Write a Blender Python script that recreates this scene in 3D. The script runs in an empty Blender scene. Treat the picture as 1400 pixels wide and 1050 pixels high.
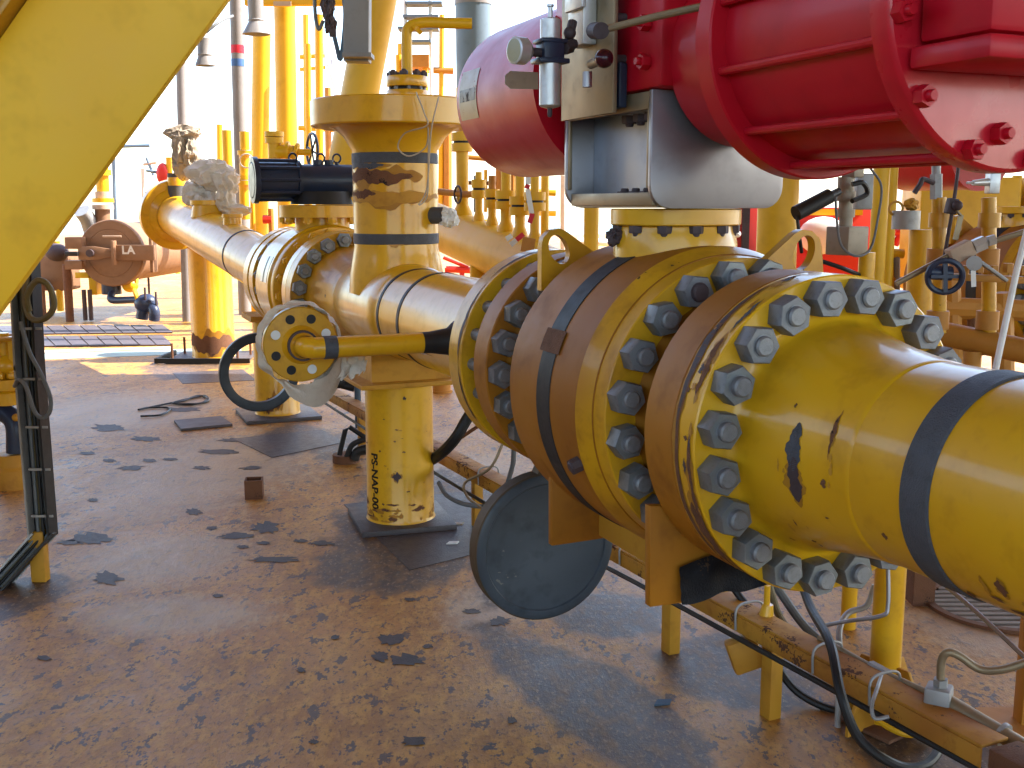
import bpy, bmesh, math, random
from mathutils import Vector, Matrix, noise
R = math.radians
random.seed(7)
sc = bpy.context.scene
col = sc.collection
# ------------------------------------------------------------------ camera
CAM_H = 1.58; FPX = 1500.0; PITCH = math.atan(245 / 1500.0)
cd = bpy.data.cameras.new('camera'); cam = bpy.data.objects.new('camera', cd); col.objects.link(cam)
cam.location = (0, 0, CAM_H); cam.rotation_euler = (math.pi / 2 - PITCH, 0, 0)
cd.sensor_width = 36; cd.lens = FPX / 1400 * 36; cd.clip_end = 2000; cd.clip_start = 0.05
sc.camera = cam
sc.render.resolution_x = 1024; sc.render.resolution_y = 768
# ------------------------------------------------------------------ light
SUN_EL, SUN_AZ = 48, 84           # azimuth measured from +Y towards +X
w = bpy.data.worlds.new('World'); sc.world = w; w.use_nodes = True
nt = w.node_tree; nt.nodes.clear()
sky = nt.nodes.new('ShaderNodeTexSky'); sky.sky_type = 'NISHITA'; sky.sun_disc = False
sky.sun_elevation = R(SUN_EL); sky.sun_rotation = R(SUN_AZ); sky.dust_density = 1.0; sky.air_density = 1.0
bg = nt.nodes.new('ShaderNodeBackground'); bg.inputs[1].default_value = 0.15
ow = nt.nodes.new('ShaderNodeOutputWorld')
nt.links.new(sky.outputs[0], bg.inputs[0]); nt.links.new(bg.outputs[0], ow.inputs[0])
sd = bpy.data.lights.new('sun', 'SUN'); sd.energy = 3.5; sd.angle = R(0.5); sd.color = (1, .95, .87)
sun = bpy.data.objects.new('sun', sd); col.objects.link(sun)
sun.rotation_euler = (R(90 - SUN_EL), 0, R(180 - SUN_AZ)); sun.location = (0, 0, 30)
vs = sc.view_settings; vs.view_transform = 'Standard'; vs.look = 'None'; vs.gamma = 1
vs.exposure = 2.45; vs.use_curve_mapping = False
sc.render.engine = 'CYCLES'
sc.cycles.max_bounces = 4; sc.cycles.diffuse_bounces = 3; sc.cycles.glossy_bounces = 2; sc.cycles.caustics_reflective = False; sc.cycles.caustics_refractive = False; sc.cycles.blur_glossy = 1.0
# ------------------------------------------------------------------ geometry helpers
_c, _s = math.cos(PITCH), math.sin(PITCH)
def ray(px, py):
    x = (px - 700) / FPX; u = (525 - py) / FPX
    return Vector((x, _c + u * _s, u * _c - _s))
def P(px, py, Y):                 # the point at distance Y seen at photo position px, py
    r = ray(px, py); return Vector((0, 0, CAM_H)) + r * (Y / r.y)
def FL(px, py, z=0.0):            # the point of the level z seen there
    r = ray(px, py); return Vector((0, 0, CAM_H)) + r * ((z - CAM_H) / r.z)
def W(n, Y): return n * Y / FPX   # photo width -> metres at distance Y
YAW = R(22.65); AX = Vector((-math.sin(YAW), math.cos(YAW), 0)); EX = Vector((math.cos(YAW), math.sin(YAW), 0)); UP = Vector((0, 0, 1))
PO = Vector((.7205, 2.2985, 0)); ZA = 1.081
def PF(s, u=0.0, v=0.0):          # pipe line frame: s along, u across, v above the pipe axis
    return PO + s * AX + u * EX + (ZA + v) * UP
RM = Matrix((EX, AX, UP)).transposed().to_4x4()
def on_s(px, py, s):              # (u, v) of the cross plane s seen at px, py
    o = Vector((0, 0, CAM_H)); r = ray(px, py); k = (PF(s) - o).dot(AX) / r.dot(AX); d = o + r * k - PF(s)
    return d.dot(EX), d.dot(UP)

def frame(axis, ref=None):
    a = Vector(axis).normalized()
    r = Vector(ref) if ref else (UP if abs(a.z) < .95 else Vector((0, 1, 0)))
    e1 = a.cross(r).normalized(); e2 = e1.cross(a).normalized()
    return e1, e2, a
class MB:
    def __init__(self): self.bm = bmesh.new()
    def face(self, vs):
        try: self.bm.faces.new(vs)
        except ValueError: pass
    def ringv(self, c, e1, e2, r, n, ph=0):
        return [self.bm.verts.new(c + e1 * (r * math.cos(2 * math.pi * k / n + ph)) + e2 * (r * math.sin(2 * math.pi * k / n + ph))) for k in range(n)]
    def skin(self, rings, cap0=True, cap1=True, closed=False):
        n = len(rings[0])
        prs = list(zip(rings[:-1], rings[1:])) + ([(rings[-1], rings[0])] if closed else [])
        for a, b in prs:
            for k in range(n): self.face((a[k], a[(k + 1) % n], b[(k + 1) % n], b[k]))
        if not closed:
            if cap0: self.face(rings[0][::-1])
            if cap1: self.face(rings[-1])
        return self
    def lathe(self, prof, o, axis, n=72, caps=True, closed=False):
        e1, e2, a = frame(axis); o = Vector(o)
        return self.skin([self.ringv(o + a * s, e1, e2, max(r, 1e-4), n) for s, r in prof], caps, caps, closed)
    def cyl(self, p0, p1, r0, r1=None, n=24, caps=True):
        p0 = Vector(p0); p1 = Vector(p1); e1, e2, a = frame(p1 - p0); r1 = r0 if r1 is None else r1
        return self.skin([self.ringv(p0, e1, e2, r0, n), self.ringv(p1, e1, e2, r1, n)], caps, caps)
    def ringed(self, o, axis, ri, ro, h, n=64):      # flat washer / ring
        return self.lathe([(0, ri), (0, ro), (h, ro), (h, ri)], o, axis, n, False, True)
    def tube(self, pts, r, n=10, sub=6, smooth=True, caps=True):
        pts = [Vector(p) for p in pts]
        if smooth and len(pts) > 2:
            q = []; e = [pts[0] * 2 - pts[1]] + pts + [pts[-1] * 2 - pts[-2]]
            for i in range(1, len(e) - 2):
                p0, p1, p2, p3 = e[i - 1:i + 3]
                for k in range(sub):
                    t = k / sub
                    q.append(.5 * ((2 * p1) + (p2 - p0) * t + (2 * p0 - 5 * p1 + 4 * p2 - p3) * t * t + (3 * p1 - p0 - 3 * p2 + p3) * t ** 3))
            q.append(pts[-1]); pts = q
        rs = r if isinstance(r, (list, tuple)) else None
        rings = []; e1 = None
        for i, p in enumerate(pts):
            d = (pts[min(i + 1, len(pts) - 1)] - pts[max(i - 1, 0)])
            if d.length < 1e-9: d = Vector((0, 0, 1))
            d.normalize()
            if e1 is None: e1, e2, _ = frame(d)
            else:
                e1 = (e1 - d * e1.dot(d))
                if e1.length < 1e-6: e1 = frame(d)[0]
                e1.normalize(); e2 = e1.cross(d)
            rr = r if rs is None else rs[0] + (rs[1] - rs[0]) * i / (len(pts) - 1)
            rings.append(self.ringv(p, e1, e2, rr, n))
        return self.skin(rings, caps, caps)
    def box(self, c, size, M=None, bev=0.0):
        b2 = bmesh.new(); bmesh.ops.create_cube(b2, size=1)
        for v in b2.verts: v.co = Vector((v.co.x * size[0], v.co.y * size[1], v.co.z * size[2]))
        if bev: bmesh.ops.bevel(b2, geom=list(b2.edges), offset=bev, segments=2, affect='EDGES', profile=.5)
        T = Matrix.Translation(Vector(c)) @ (M.to_4x4() if M else Matrix())
        return self.add(b2, T)
    def pbox(self, s0, s1, u0, u1, v0, v1, bev=0.0):     # box in the pipe frame, v above the axis
        return self.box(PF((s0 + s1) / 2, (u0 + u1) / 2, (v0 + v1) / 2), (u1 - u0, s1 - s0, v1 - v0), RM, bev)
    def add(self, b2, T=None):
        me = bpy.data.meshes.new('tmp'); b2.to_mesh(me); b2.free()
        if T: me.transform(T)
        self.bm.from_mesh(me); bpy.data.meshes.remove(me); return self
    def prism(self, poly, o, ex, ey, th, bev=0.0):
        o = Vector(o); ex = Vector(ex).normalized(); ey = Vector(ey).normalized(); n = ex.cross(ey)
        b2 = bmesh.new()
        a = [b2.verts.new(o + ex * x + ey * y - n * th / 2) for x, y in poly]; b = [b2.verts.new(o + ex * x + ey * y + n * th / 2) for x, y in poly]
        b2.faces.new(a[::-1]); b2.faces.new(b)
        for k in range(len(poly)): b2.faces.new((a[k], a[(k + 1) % len(a)], b[(k + 1) % len(a)], b[k]))
        bmesh.ops.recalc_face_normals(b2, faces=b2.faces)
        if bev: bmesh.ops.bevel(b2, geom=list(b2.edges), offset=bev, segments=2, affect='EDGES', profile=.5)
        return self.add(b2)
    def beam(self, p0, p1, w_, h_, ref=None, bev=0.0):   # bar of rectangular section
        p0 = Vector(p0); p1 = Vector(p1); e1, e2, a = frame(p1 - p0, ref)
        M = Matrix((e1, a, e2)).transposed()
        return self.box((p0 + p1) / 2, (w_, (p1 - p0).length, h_), M, bev)
    def sphere(self, c, r, sz=(1, 1, 1), seg=20):
        b2 = bmesh.new(); bmesh.ops.create_uvsphere(b2, u_segments=seg, v_segments=seg // 2, radius=r)
        return self.add(b2, Matrix.Translation(Vector(c)) @ Matrix.Diagonal((*sz, 1)))
    def torus(self, c, axis, RR, r, n=40, m=10):
        e1, e2, a = frame(axis); c = Vector(c); rings = []
        for k in range(n):
            t = 2 * math.pi * k / n; d = e1 * math.cos(t) + e2 * math.sin(t)
            rings.append(self.ringv(c + d * RR, d, a, r, m))
        return self.skin(rings, closed=True)
    def crumple(self, c, sz, amp=.3, seed=0, sub=4, fr=2.2):
        b2 = bmesh.new(); bmesh.ops.create_icosphere(b2, subdivisions=sub, radius=1)
        o = Vector((seed * 3.1, seed * 1.7, seed * 5.3))
        for v in b2.verts:
            d = v.co.copy(); f = 1 - abs(noise.noise(d * fr + o)) * 2 * amp + noise.noise(d * fr * .6 - o) * amp
            f -= amp * .5 * abs(noise.noise(d * fr * 2.7 + o * 2))
            v.co = Vector((d.x * sz[0], d.y * sz[1], d.z * sz[2])) * f
        return self.add(b2, Matrix.Translation(Vector(c)))
    def grid(self, fn, nu, nv):
        vs = [[self.bm.verts.new(fn(i / nu, j / nv)) for j in range(nv + 1)] for i in range(nu + 1)]
        for i in range(nu):
            for j in range(nv): self.face((vs[i][j], vs[i + 1][j], vs[i + 1][j + 1], vs[i][j + 1]))
        return self
MW = {}
def thing(name, label, cat, loc=(0, 0, 0), rotz=0.0, group=None):
    o = bpy.data.objects.new(name, None); col.objects.link(o); o.empty_display_size = .1
    o.location = loc; o.rotation_euler = (0, 0, rotz); o['label'] = label; o['category'] = cat
    if group: o['group'] = group
    MW[o] = (Matrix.Translation(Vector(loc)) @ Matrix.Rotation(rotz, 4, 'Z'))
    return o
def root(o):
    while o.parent: o = o.parent
    return o
def mesh(mb, mat, name='mesh', ang=32, recalc=True):
    if recalc: bmesh.ops.recalc_face_normals(mb.bm, faces=mb.bm.faces)
    me = bpy.data.meshes.new(name); mb.bm.to_mesh(me); mb.bm.free()
    me.materials.append(M_[mat] if isinstance(mat, str) else mat)
    if ang:
        me.polygons.foreach_set('use_smooth', [True] * len(me.polygons)); me.set_sharp_from_angle(angle=R(ang))
    return me
def part(par, name, mb, mat, ang=32, label=None, recalc=True):
    me = mesh(mb, mat, name, ang, recalc)
    rt = root(par) if par else None
    if rt is not None and rt in MW: me.transform(MW[rt].inverted())
    o = bpy.data.objects.new(name, me); col.objects.link(o); o.parent = par
    if label: o['label'] = label
    return o
def single(name, mb, mat, label, cat, group=None, ang=32, kind=None, at=None):   # a thing made of one mesh, origin at its base
    me = mesh(mb, mat, name, ang)
    cs = [v.co for v in me.vertices]
    b = Vector(at) if at is not None else Vector(((min(c.x for c in cs) + max(c.x for c in cs)) / 2, (min(c.y for c in cs) + max(c.y for c in cs)) / 2, min(c.z for c in cs)))
    me.transform(Matrix.Translation(-b))
    o = bpy.data.objects.new(name, me); col.objects.link(o); o.location = b
    MW[o] = Matrix.Translation(b)
    if kind: o['kind'] = kind
    else: o['label'] = label; o['category'] = cat
    if group: o['group'] = group
    return o
def inst(par, name, me, M):        # a copy of a shared mesh placed at world matrix M
    o = bpy.data.objects.new(name, me); col.objects.link(o); o.parent = par
    rt = root(par); o.matrix_local = MW[rt].inverted() @ M if rt in MW else M
    return o
def copy_tree(o, parent=None, T=None):
    c = o.copy(); col.objects.link(c)
    if parent: c.parent = parent
    if T is not None: c.location = Vector(c.location) + T; MW[c] = Matrix.Translation(T) @ MW[o]
    for ch in list(o.children): copy_tree(ch, c)
    return c
# ------------------------------------------------------------------ materials
M_ = {}
def N(nt, t, **k):
    n = nt.nodes.new(t)
    for a, b in k.items(): setattr(n, a, b)
    return n
def ramp(nt, fac, stops, interp='LINEAR'):
    r = N(nt, 'ShaderNodeValToRGB'); r.color_ramp.interpolation = interp
    e = r.color_ramp.elements
    while len(e) < len(stops): e.new(.5)
    for k, (p, c) in enumerate(stops):
        e[k].position = p; e[k].color = (*c, 1) if len(c) == 3 else c
    nt.links.new(fac, r.inputs[0]); return r.outputs[0]
def noisen(nt, vec, scale, detail=4, rough=.55, dist=0.0):
    n = N(nt, 'ShaderNodeTexNoise'); n.inputs['Scale'].default_value = scale; n.inputs['Detail'].default_value = detail
    n.inputs['Roughness'].default_value = rough; n.inputs['Distortion'].default_value = dist
    nt.links.new(vec, n.inputs['Vector']); return n.outputs['Fac']
def mixc(nt, fac, a, b):
    m = N(nt, 'ShaderNodeMix', data_type='RGBA')
    for s, v in ((0, fac), (6, a), (7, b)):
        if hasattr(v, 'is_output'): nt.links.new(v, m.inputs[s])
        elif s == 0: m.inputs[0].default_value = v
        else: m.inputs[s].default_value = (*v, 1)
    return m.outputs[2]
def mth(nt, op, a, b=None, clamp=False):
    m = N(nt, 'ShaderNodeMath', operation=op); m.use_clamp = clamp
    for k, v in enumerate((a, b)):
        if v is None: continue
        if hasattr(v, 'is_output'): nt.links.new(v, m.inputs[k])
        else: m.inputs[k].default_value = v
    return m.outputs[0]
def base(name, rough=.5, metal=0.0, spec=.5):
    m = bpy.data.materials.new(name); m.use_nodes = True; nt = m.node_tree
    b = nt.nodes['Principled BSDF']; b.inputs['Roughness'].default_value = rough; b.inputs['Metallic'].default_value = metal
    b.inputs['Specular IOR Level'].default_value = spec
    tc = N(nt, 'ShaderNodeTexCoord'); M_[name] = m
    return m, nt, b, tc.outputs['Object']
def bump(nt, b, h, st, dist=.01):
    n = N(nt, 'ShaderNodeBump'); n.inputs['Strength'].default_value = st; n.inputs['Distance'].default_value = dist
    nt.links.new(h, n.inputs['Height']); nt.links.new(n.outputs[0], b.inputs['Normal'])
def paint(name, c, c2, chip=(.05, .025, .015), thr=.74, rough=.32, sc_=6.0, bst=.12, dirt=.5, spec=.3, metal=0.0, coat=0.0):
    m, nt, b, v = base(name, rough, metal, spec)
    n1 = noisen(nt, v, sc_ * .35, 2, .6); n2 = noisen(nt, v, sc_ * 2.2, 3, .65); n3 = noisen(nt, v, sc_ * 14, 1, .6); n4 = noisen(nt, v, sc_ * .9, 5, .72)
    col_ = mixc(nt, mth(nt, 'MULTIPLY', ramp(nt, n1, [(.42, (0, 0, 0)), (.68, (1, 1, 1))]), dirt), c, c2)
    dk = tuple(x * .62 for x in c2)
    col_ = mixc(nt, mth(nt, 'MULTIPLY', ramp(nt, n2, [(.52, (0, 0, 0)), (.72, (1, 1, 1))]), dirt * .55), col_, dk)
    cm = ramp(nt, mth(nt, 'ADD', mth(nt, 'MULTIPLY', n4, .8), mth(nt, 'MULTIPLY', n3, .2)), [(thr - .004, (0, 0, 0)), (thr + .012, (1, 1, 1))])
    col_ = mixc(nt, cm, col_, chip)
    nt.links.new(col_, b.inputs['Base Color'])
    rr = mth(nt, 'ADD', mth(nt, 'MULTIPLY', n2, .3), rough - .12)
    nt.links.new(mth(nt, 'ADD', rr, mth(nt, 'MULTIPLY', cm, .4)), b.inputs['Roughness'])
    if bst: bump(nt, b, n2 if bst < .2 else n3, bst * .8, .006)
    if coat: b.inputs['Coat Weight'].default_value = coat; b.inputs['Coat Roughness'].default_value = .12
    return m
Y1 = (.72, .385, .010); Y2 = (.52, .225, .008)
paint('yellow', Y1, Y2, thr=.70, rough=.36, coat=.45)
paint('yellow_worn', (.62, .32, .008), (.38, .15, .010), thr=.655, rough=.42, dirt=.75, sc_=7, coat=.3)
paint('yellow_rusty', (.50, .25, .025), (.34, .12, .018), thr=.68, rough=.55, dirt=.8, sc_=5)
paint('yellow_body', (.36, .135, .008), (.20, .06, .008), thr=.72, rough=.5, dirt=.8, sc_=4, spec=.3)
paint('yellow_flat', (.90, .52, .025), (.76, .38, .02), chip=(.30, .13, .02), thr=.70, rough=.42, dirt=.6, sc_=2.6, bst=.06)
paint('rail_rust', (.46, .22, .025), (.28, .10, .018), chip=(.10, .045, .025), thr=.58, rough=.6, dirt=.9, sc_=9)
paint('yellow_far', (.70, .40, .012), (.56, .27, .010), thr=.8, rough=.4, dirt=.5, sc_=2)
paint('red', (.48, .006, .018), (.38, .005, .015), chip=(.12, .02, .02), thr=.80, rough=.36, dirt=.6, sc_=3, bst=.1, coat=.06, spec=.22)
paint('red_far', (.55, .03, .02), (.45, .03, .03), thr=.85, rough=.4, sc_=3)
paint('blue_dark', (.024, .034, .070), (.03, .034, .05), chip=(.2, .2, .22), thr=.74, rough=.3, sc_=9)
paint('black', (.012, .012, .014), (.03, .025, .022), chip=(.06, .05, .04), thr=.8, rough=.5, sc_=8)
paint('tape', (.016, .016, .019), (.035, .03, .028), chip=(.10, .08, .05), thr=.74, rough=.55, sc_=14)
paint('wrap_grey', (.075, .08, .095), (.05, .045, .045), chip=(.015, .012, .012), thr=.66, rough=.6, sc_=20, bst=.5)
paint('blind_steel', (.036, .046, .062), (.018, .022, .028), chip=(.10, .10, .095), thr=.63, rough=.42, sc_=7, dirt=.9)
paint('blind_face', (.060, .072, .088), (.022, .030, .042), chip=(.13, .13, .12), thr=.62, rough=.36, sc_=5, dirt=1.0)
paint('blind_rim', (.06, .05, .035), (.09, .045, .015), chip=(.2, .09, .02), thr=.64, rough=.6, sc_=9, dirt=.9)
paint('nut', (.21, .225, .235), (.12, .115, .105), chip=(.09, .08, .065), thr=.72, rough=.42, sc_=30, metal=.55, bst=.2)
paint('nut_dark', (.20, .21, .23), (.12, .10, .085), chip=(.10, .05, .025), thr=.64, rough=.5, sc_=30, metal=.45, bst=.2)
paint('stud', (.24, .25, .27), (.13, .12, .12), chip=(.08, .07, .06), thr=.74, rough=.45, sc_=40, metal=.5, bst=.3)
paint('bolt_dark', (.07, .05, .055), (.05, .03, .03), chip=(.02, .015, .015), thr=.72, rough=.6, sc_=30)
paint('steel', (.33, .32, .34), (.26, .25, .26), chip=(.22, .19, .16), thr=.76, rough=.42, sc_=5, metal=.85, bst=.04)
paint('steel_bright', (.36, .39, .45), (.24, .26, .31), chip=(.2, .2, .2), thr=.85, rough=.42, sc_=4, metal=.9, bst=.03)
paint('steel_dull', (.30, .235, .15), (.22, .16, .09), chip=(.16, .11, .06), thr=.74, rough=.45, sc_=9, metal=.6, bst=.06)
paint('alu', (.60, .60, .60), (.42, .41, .40), chip=(.2, .17, .14), thr=.76, rough=.38, sc_=12, metal=.6, bst=.08)
paint('sensor', (.30, .255, .20), (.22, .18, .13), chip=(.12, .08, .05), thr=.72, rough=.5, sc_=14, metal=.2)
paint('galv', (.34, .34, .34), (.24, .22, .20), chip=(.16, .1, .06), thr=.72, rough=.5, sc_=10, metal=.4)
paint('grey_pipe', (.22, .205, .20), (.17, .15, .14), thr=.85, rough=.5, sc_=3)
paint('blue_grey', (.12, .17, .22), (.10, .13, .17), thr=.85, rough=.45, sc_=3)
paint('rust', (.16, .07, .035), (.09, .04, .025), chip=(.03, .02, .018), thr=.62, rough=.8, sc_=14, bst=.5)
paint('rust_door', (.24, .13, .07), (.19, .095, .05), chip=(.10, .05, .03), thr=.74, rough=.6, sc_=4)
paint('cable_black', (.014, .014, .016), (.03, .028, .025), thr=.9, rough=.45, sc_=9)
paint('cable_tan', (.16, .125, .055), (.12, .085, .035), thr=.9, rough=.5, sc_=9)
paint('cable_grey', (.14, .15, .16), (.10, .10, .10), thr=.9, rough=.5, sc_=9)
paint('hose_blue', (.06, .10, .15), (.05, .07, .10), thr=.9, rough=.5, sc_=9)
paint('burlap', (.36, .29, .22), (.26, .20, .14), chip=(.2, .14, .09), thr=.72, rough=.9, sc_=20, bst=.7)
paint('paper', (.64, .57, .49), (.48, .40, .31), chip=(.35, .27, .18), thr=.70, rough=.8, sc_=18, bst=.5)
paint('white', (.75, .75, .74), (.62, .61, .58), thr=.85, rough=.5, sc_=5)
paint('tag_beige', (.46, .33, .24), (.38, .26, .18), thr=.8, rough=.7, sc_=20)
paint('deck_steel', (.055, .048, .056), (.085, .065, .058), chip=(.19, .13, .075), thr=.66, rough=.42, sc_=10, bst=.6)
paint('deck_dark', (.09, .075, .085), (.06, .05, .055), chip=(.26, .2, .15), thr=.68, rough=.5, sc_=4)
paint('line_green', (.26, .36, .34), (.30, .30, .27), chip=(.3, .25, .2), thr=.62, rough=.45, sc_=5)
paint('line_pale', (.52, .45, .36), (.42, .33, .24), thr=.72, rough=.6, sc_=5)
paint('bare', (.060, .047, .048), (.085, .058, .05), chip=(.12, .085, .06), thr=.72, rough=.55, sc_=16, bst=.4)
paint('knob', (.045, .006, .012), (.04, .006, .012), thr=.95, rough=.12, sc_=9, bst=0)
paint('glass_face', (.40, .38, .27), (.34, .32, .22), thr=.9, rough=.15, sc_=9, bst=0)
paint('orange_far', (.46, .20, .03), (.34, .13, .025), thr=.70, rough=.5, sc_=5)
paint('red_tape', (.55, .02, .04), (.5, .02, .04), thr=.95, rough=.5)
paint('blue_tape', (.05, .12, .30), (.05, .1, .25), thr=.95, rough=.5)
paint('ink', (.012, .010, .010), (.03, .02, .01), chip=(.5, .3, .04), thr=.62, rough=.7, sc_=30)
paint('white_ink', (.72, .71, .68), (.55, .5, .45), chip=(.25, .12, .08), thr=.72, rough=.7, sc_=14)
paint('plate_sticker', (.42, .34, .20), (.34, .22, .16), chip=(.3, .08, .07), thr=.60, rough=.35, sc_=12, bst=0)
paint('sticker_band', (.20, .17, .13), (.30, .25, .16), chip=(.06, .05, .05), thr=.55, rough=.4, sc_=26, bst=0)
paint('rust_halo', (.40, .19, .018), (.30, .12, .015), thr=.8, rough=.55, sc_=12)
paint('burnt', (.014, .014, .02), (.03, .022, .018), chip=(.13, .075, .045), thr=.60, rough=.55, sc_=16, bst=.5)
paint('ceiling', (.45, .36, .12), (.35, .26, .09), thr=.8, rough=.6, sc_=1)
paint('wall_paint', (.46, .36, .20), (.38, .28, .15), thr=.8, rough=.6, sc_=1)
paint('hatch_grate', (.24, .19, .15), (.18, .13, .10), thr=.75, rough=.6, sc_=8)
# deck floor: worn tan paint with grit, pale wear with painted sky sheen, rust and oil
def floor_mat(stains):
    m, nt, b, v = base('deck_paint', .5, 0, .32)
    mp = N(nt, 'ShaderNodeMapping'); mp.inputs['Rotation'].default_value = (0, 0, R(-14)); mp.inputs['Scale'].default_value = (1, .55, 1); nt.links.new(v, mp.inputs[0]); vs_ = mp.outputs[0]
    big = noisen(nt, v, .55, 3, .6); mid = noisen(nt, vs_, 2.6, 4, .68); fine = noisen(nt, vs_, 17, 5, .72); grit = noisen(nt, vs_, 52, 5, .78); sp = noisen(nt, vs_, 13, 4, .75); sp2 = noisen(nt, v, 5.2, 5, .7)
    c = mixc(nt, ramp(nt, big, [(.36, (0, 0, 0)), (.66, (1, 1, 1))]), (.44, .18, .014), (.42, .22, .058))
    c = mixc(nt, ramp(nt, mid, [(.40, (0, 0, 0)), (.66, (.85, .85, .85))]), c, (.29, .12, .020))
    c = mixc(nt, ramp(nt, fine, [(.47, (0, 0, 0)), (.58, (.8, .8, .8))]), c, (.54, .28, .055))
    c = mixc(nt, ramp(nt, grit, [(.52, (0, 0, 0)), (.62, (.70, .70, .70))]), c, (.085, .040, .020))
    c = mixc(nt, ramp(nt, sp, [(.575, (0, 0, 0)), (.60, (.9, .9, .9))]), c, (.085, .055, .045))
    pl = ramp(nt, mth(nt, 'ADD', sp2, mth(nt, 'MULTIPLY', mth(nt, 'SUBTRACT', big, .5), .35)), [(.655, (0, 0, 0)), (.668, (1, 1, 1))])
    c = mixc(nt, pl, c, (.066, .05, .05))
    # pale paths (wear plus sky sheen put into the colour) and oily stains, each an ellipse with a ragged edge
    def blobs(lst):
        tot = None
        for (x, y, rx, ry, ang) in lst:
            ca, sa = math.cos(ang), math.sin(ang)
            dx = mth(nt, 'SUBTRACT', sep.outputs[0], x); dy = mth(nt, 'SUBTRACT', sep.outputs[1], y)
            a = mth(nt, 'ADD', mth(nt, 'MULTIPLY', dx, ca / rx), mth(nt, 'MULTIPLY', dy, sa / rx))
            d = mth(nt, 'ADD', mth(nt, 'MULTIPLY', dx, -sa / ry), mth(nt, 'MULTIPLY', dy, ca / ry))
            q = mth(nt, 'SUBTRACT', 1.0, mth(nt, 'SQRT', mth(nt, 'ADD', mth(nt, 'MULTIPLY', a, a), mth(nt, 'MULTIPLY', d, d))))
            tot = q if tot is None else mth(nt, 'MAXIMUM', tot, q)
        return tot
    sep = N(nt, 'ShaderNodeSeparateXYZ'); nt.links.new(v, sep.inputs[0])
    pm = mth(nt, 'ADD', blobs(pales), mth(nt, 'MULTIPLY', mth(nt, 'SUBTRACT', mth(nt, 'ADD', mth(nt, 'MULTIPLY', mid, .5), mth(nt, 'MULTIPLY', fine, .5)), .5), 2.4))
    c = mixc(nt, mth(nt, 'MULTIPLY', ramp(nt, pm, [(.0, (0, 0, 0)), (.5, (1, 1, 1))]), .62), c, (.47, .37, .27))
    tot = blobs(stains)
    st = mth(nt, 'ADD', tot, mth(nt, 'MULTIPLY', mth(nt, 'SUBTRACT', mth(nt, 'ADD', mth(nt, 'MULTIPLY', mid, .65), mth(nt, 'MULTIPLY', fine, .35)), .5), 2.0))
    sm = ramp(nt, st, [(.0, (0, 0, 0)), (.18, (1, 1, 1))])
    dark = mixc(nt, ramp(nt, fine, [(.45, (0, 0, 0)), (.62, (1, 1, 1))]), (.062, .045, .040), (.17, .10, .05))
    dark = mixc(nt, ramp(nt, grit, [(.55, (0, 0, 0)), (.62, (1, 1, 1))]), dark, (.30, .20, .12))
    c = mixc(nt, mth(nt, 'MULTIPLY', sm, .95), c, dark)
    nt.links.new(c, b.inputs['Base Color'])
    rr = mth(nt, 'ADD', mth(nt, 'MULTIPLY', fine, .40), mth(nt, 'ADD', mth(nt, 'MULTIPLY', mid, .35), .12))
    nt.links.new(rr, b.inputs['Roughness'])
    bump(nt, b, mth(nt, 'ADD', grit, fine), .5, .006)
    return m
def tread_mat():                      # dark tread plate: raised lozenges
    m, nt, b, v = base('tread_plate', .55, .0, .3)
    mp = N(nt, 'ShaderNodeMapping'); mp.inputs['Rotation'].default_value = (0, 0, R(45)); nt.links.new(v, mp.inputs[0])
    br = N(nt, 'ShaderNodeTexBrick'); br.inputs['Scale'].default_value = 14; br.inputs['Mortar Size'].default_value = .035; br.inputs['Mortar Smooth'].default_value = .4
    nt.links.new(mp.outputs[0], br.inputs['Vector'])
    n1 = noisen(nt, v, 5, 6, .7, .6); n2 = noisen(nt, v, 40, 4, .7)
    c = mixc(nt, ramp(nt, n1, [(.42, (0, 0, 0)), (.66, (1, 1, 1))]), (.030, .026, .030), (.065, .050, .044))
    c = mixc(nt, ramp(nt, n2, [(.58, (0, 0, 0)), (.68, (1, 1, 1))]), c, (.22, .17, .11))
    nt.links.new(c, b.inputs['Base Color'])
    bump(nt, b, mth(nt, 'ADD', mth(nt, 'MULTIPLY', br.outputs['Fac'], -1.0), mth(nt, 'MULTIPLY', n2, .5)), .5, .006)
tread_mat()
stains = []
def stain(px, py, wx, wy, ang=0):
    p = FL(px, py); a = FL(px + wx, py); b_ = FL(px, py - wy)
    stains.append((p.x, p.y, max(.05, (a - p).length), max(.05, (b_ - p).length), ang))
stain(585, 700, 150, 60); stain(545, 765, 110, 40); stain(400, 600, 60, 22); stain(840, 838, 90, 32); stain(1010, 915, 110, 50)
stain(20, 815, 60, 35); stain(690, 760, 60, 60); stain(1250, 1000, 110, 60); stain(470, 610, 50, 20); stain(260, 500, 60, 16)
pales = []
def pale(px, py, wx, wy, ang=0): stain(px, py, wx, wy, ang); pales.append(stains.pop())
pale(290, 640, 150, 60); pale(230, 760, 140, 40); pale(180, 560, 160, 30); pale(250, 840, 150, 30); pale(660, 830, 60, 40); pale(620, 640, 120, 25); pale(1330, 860, 90, 40)  # pale patches: worn paint plus sky sheen painted into the deck colour
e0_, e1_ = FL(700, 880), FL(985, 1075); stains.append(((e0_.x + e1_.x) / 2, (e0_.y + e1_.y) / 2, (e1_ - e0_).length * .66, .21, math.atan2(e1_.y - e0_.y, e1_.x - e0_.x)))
floor_mat(stains)
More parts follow.
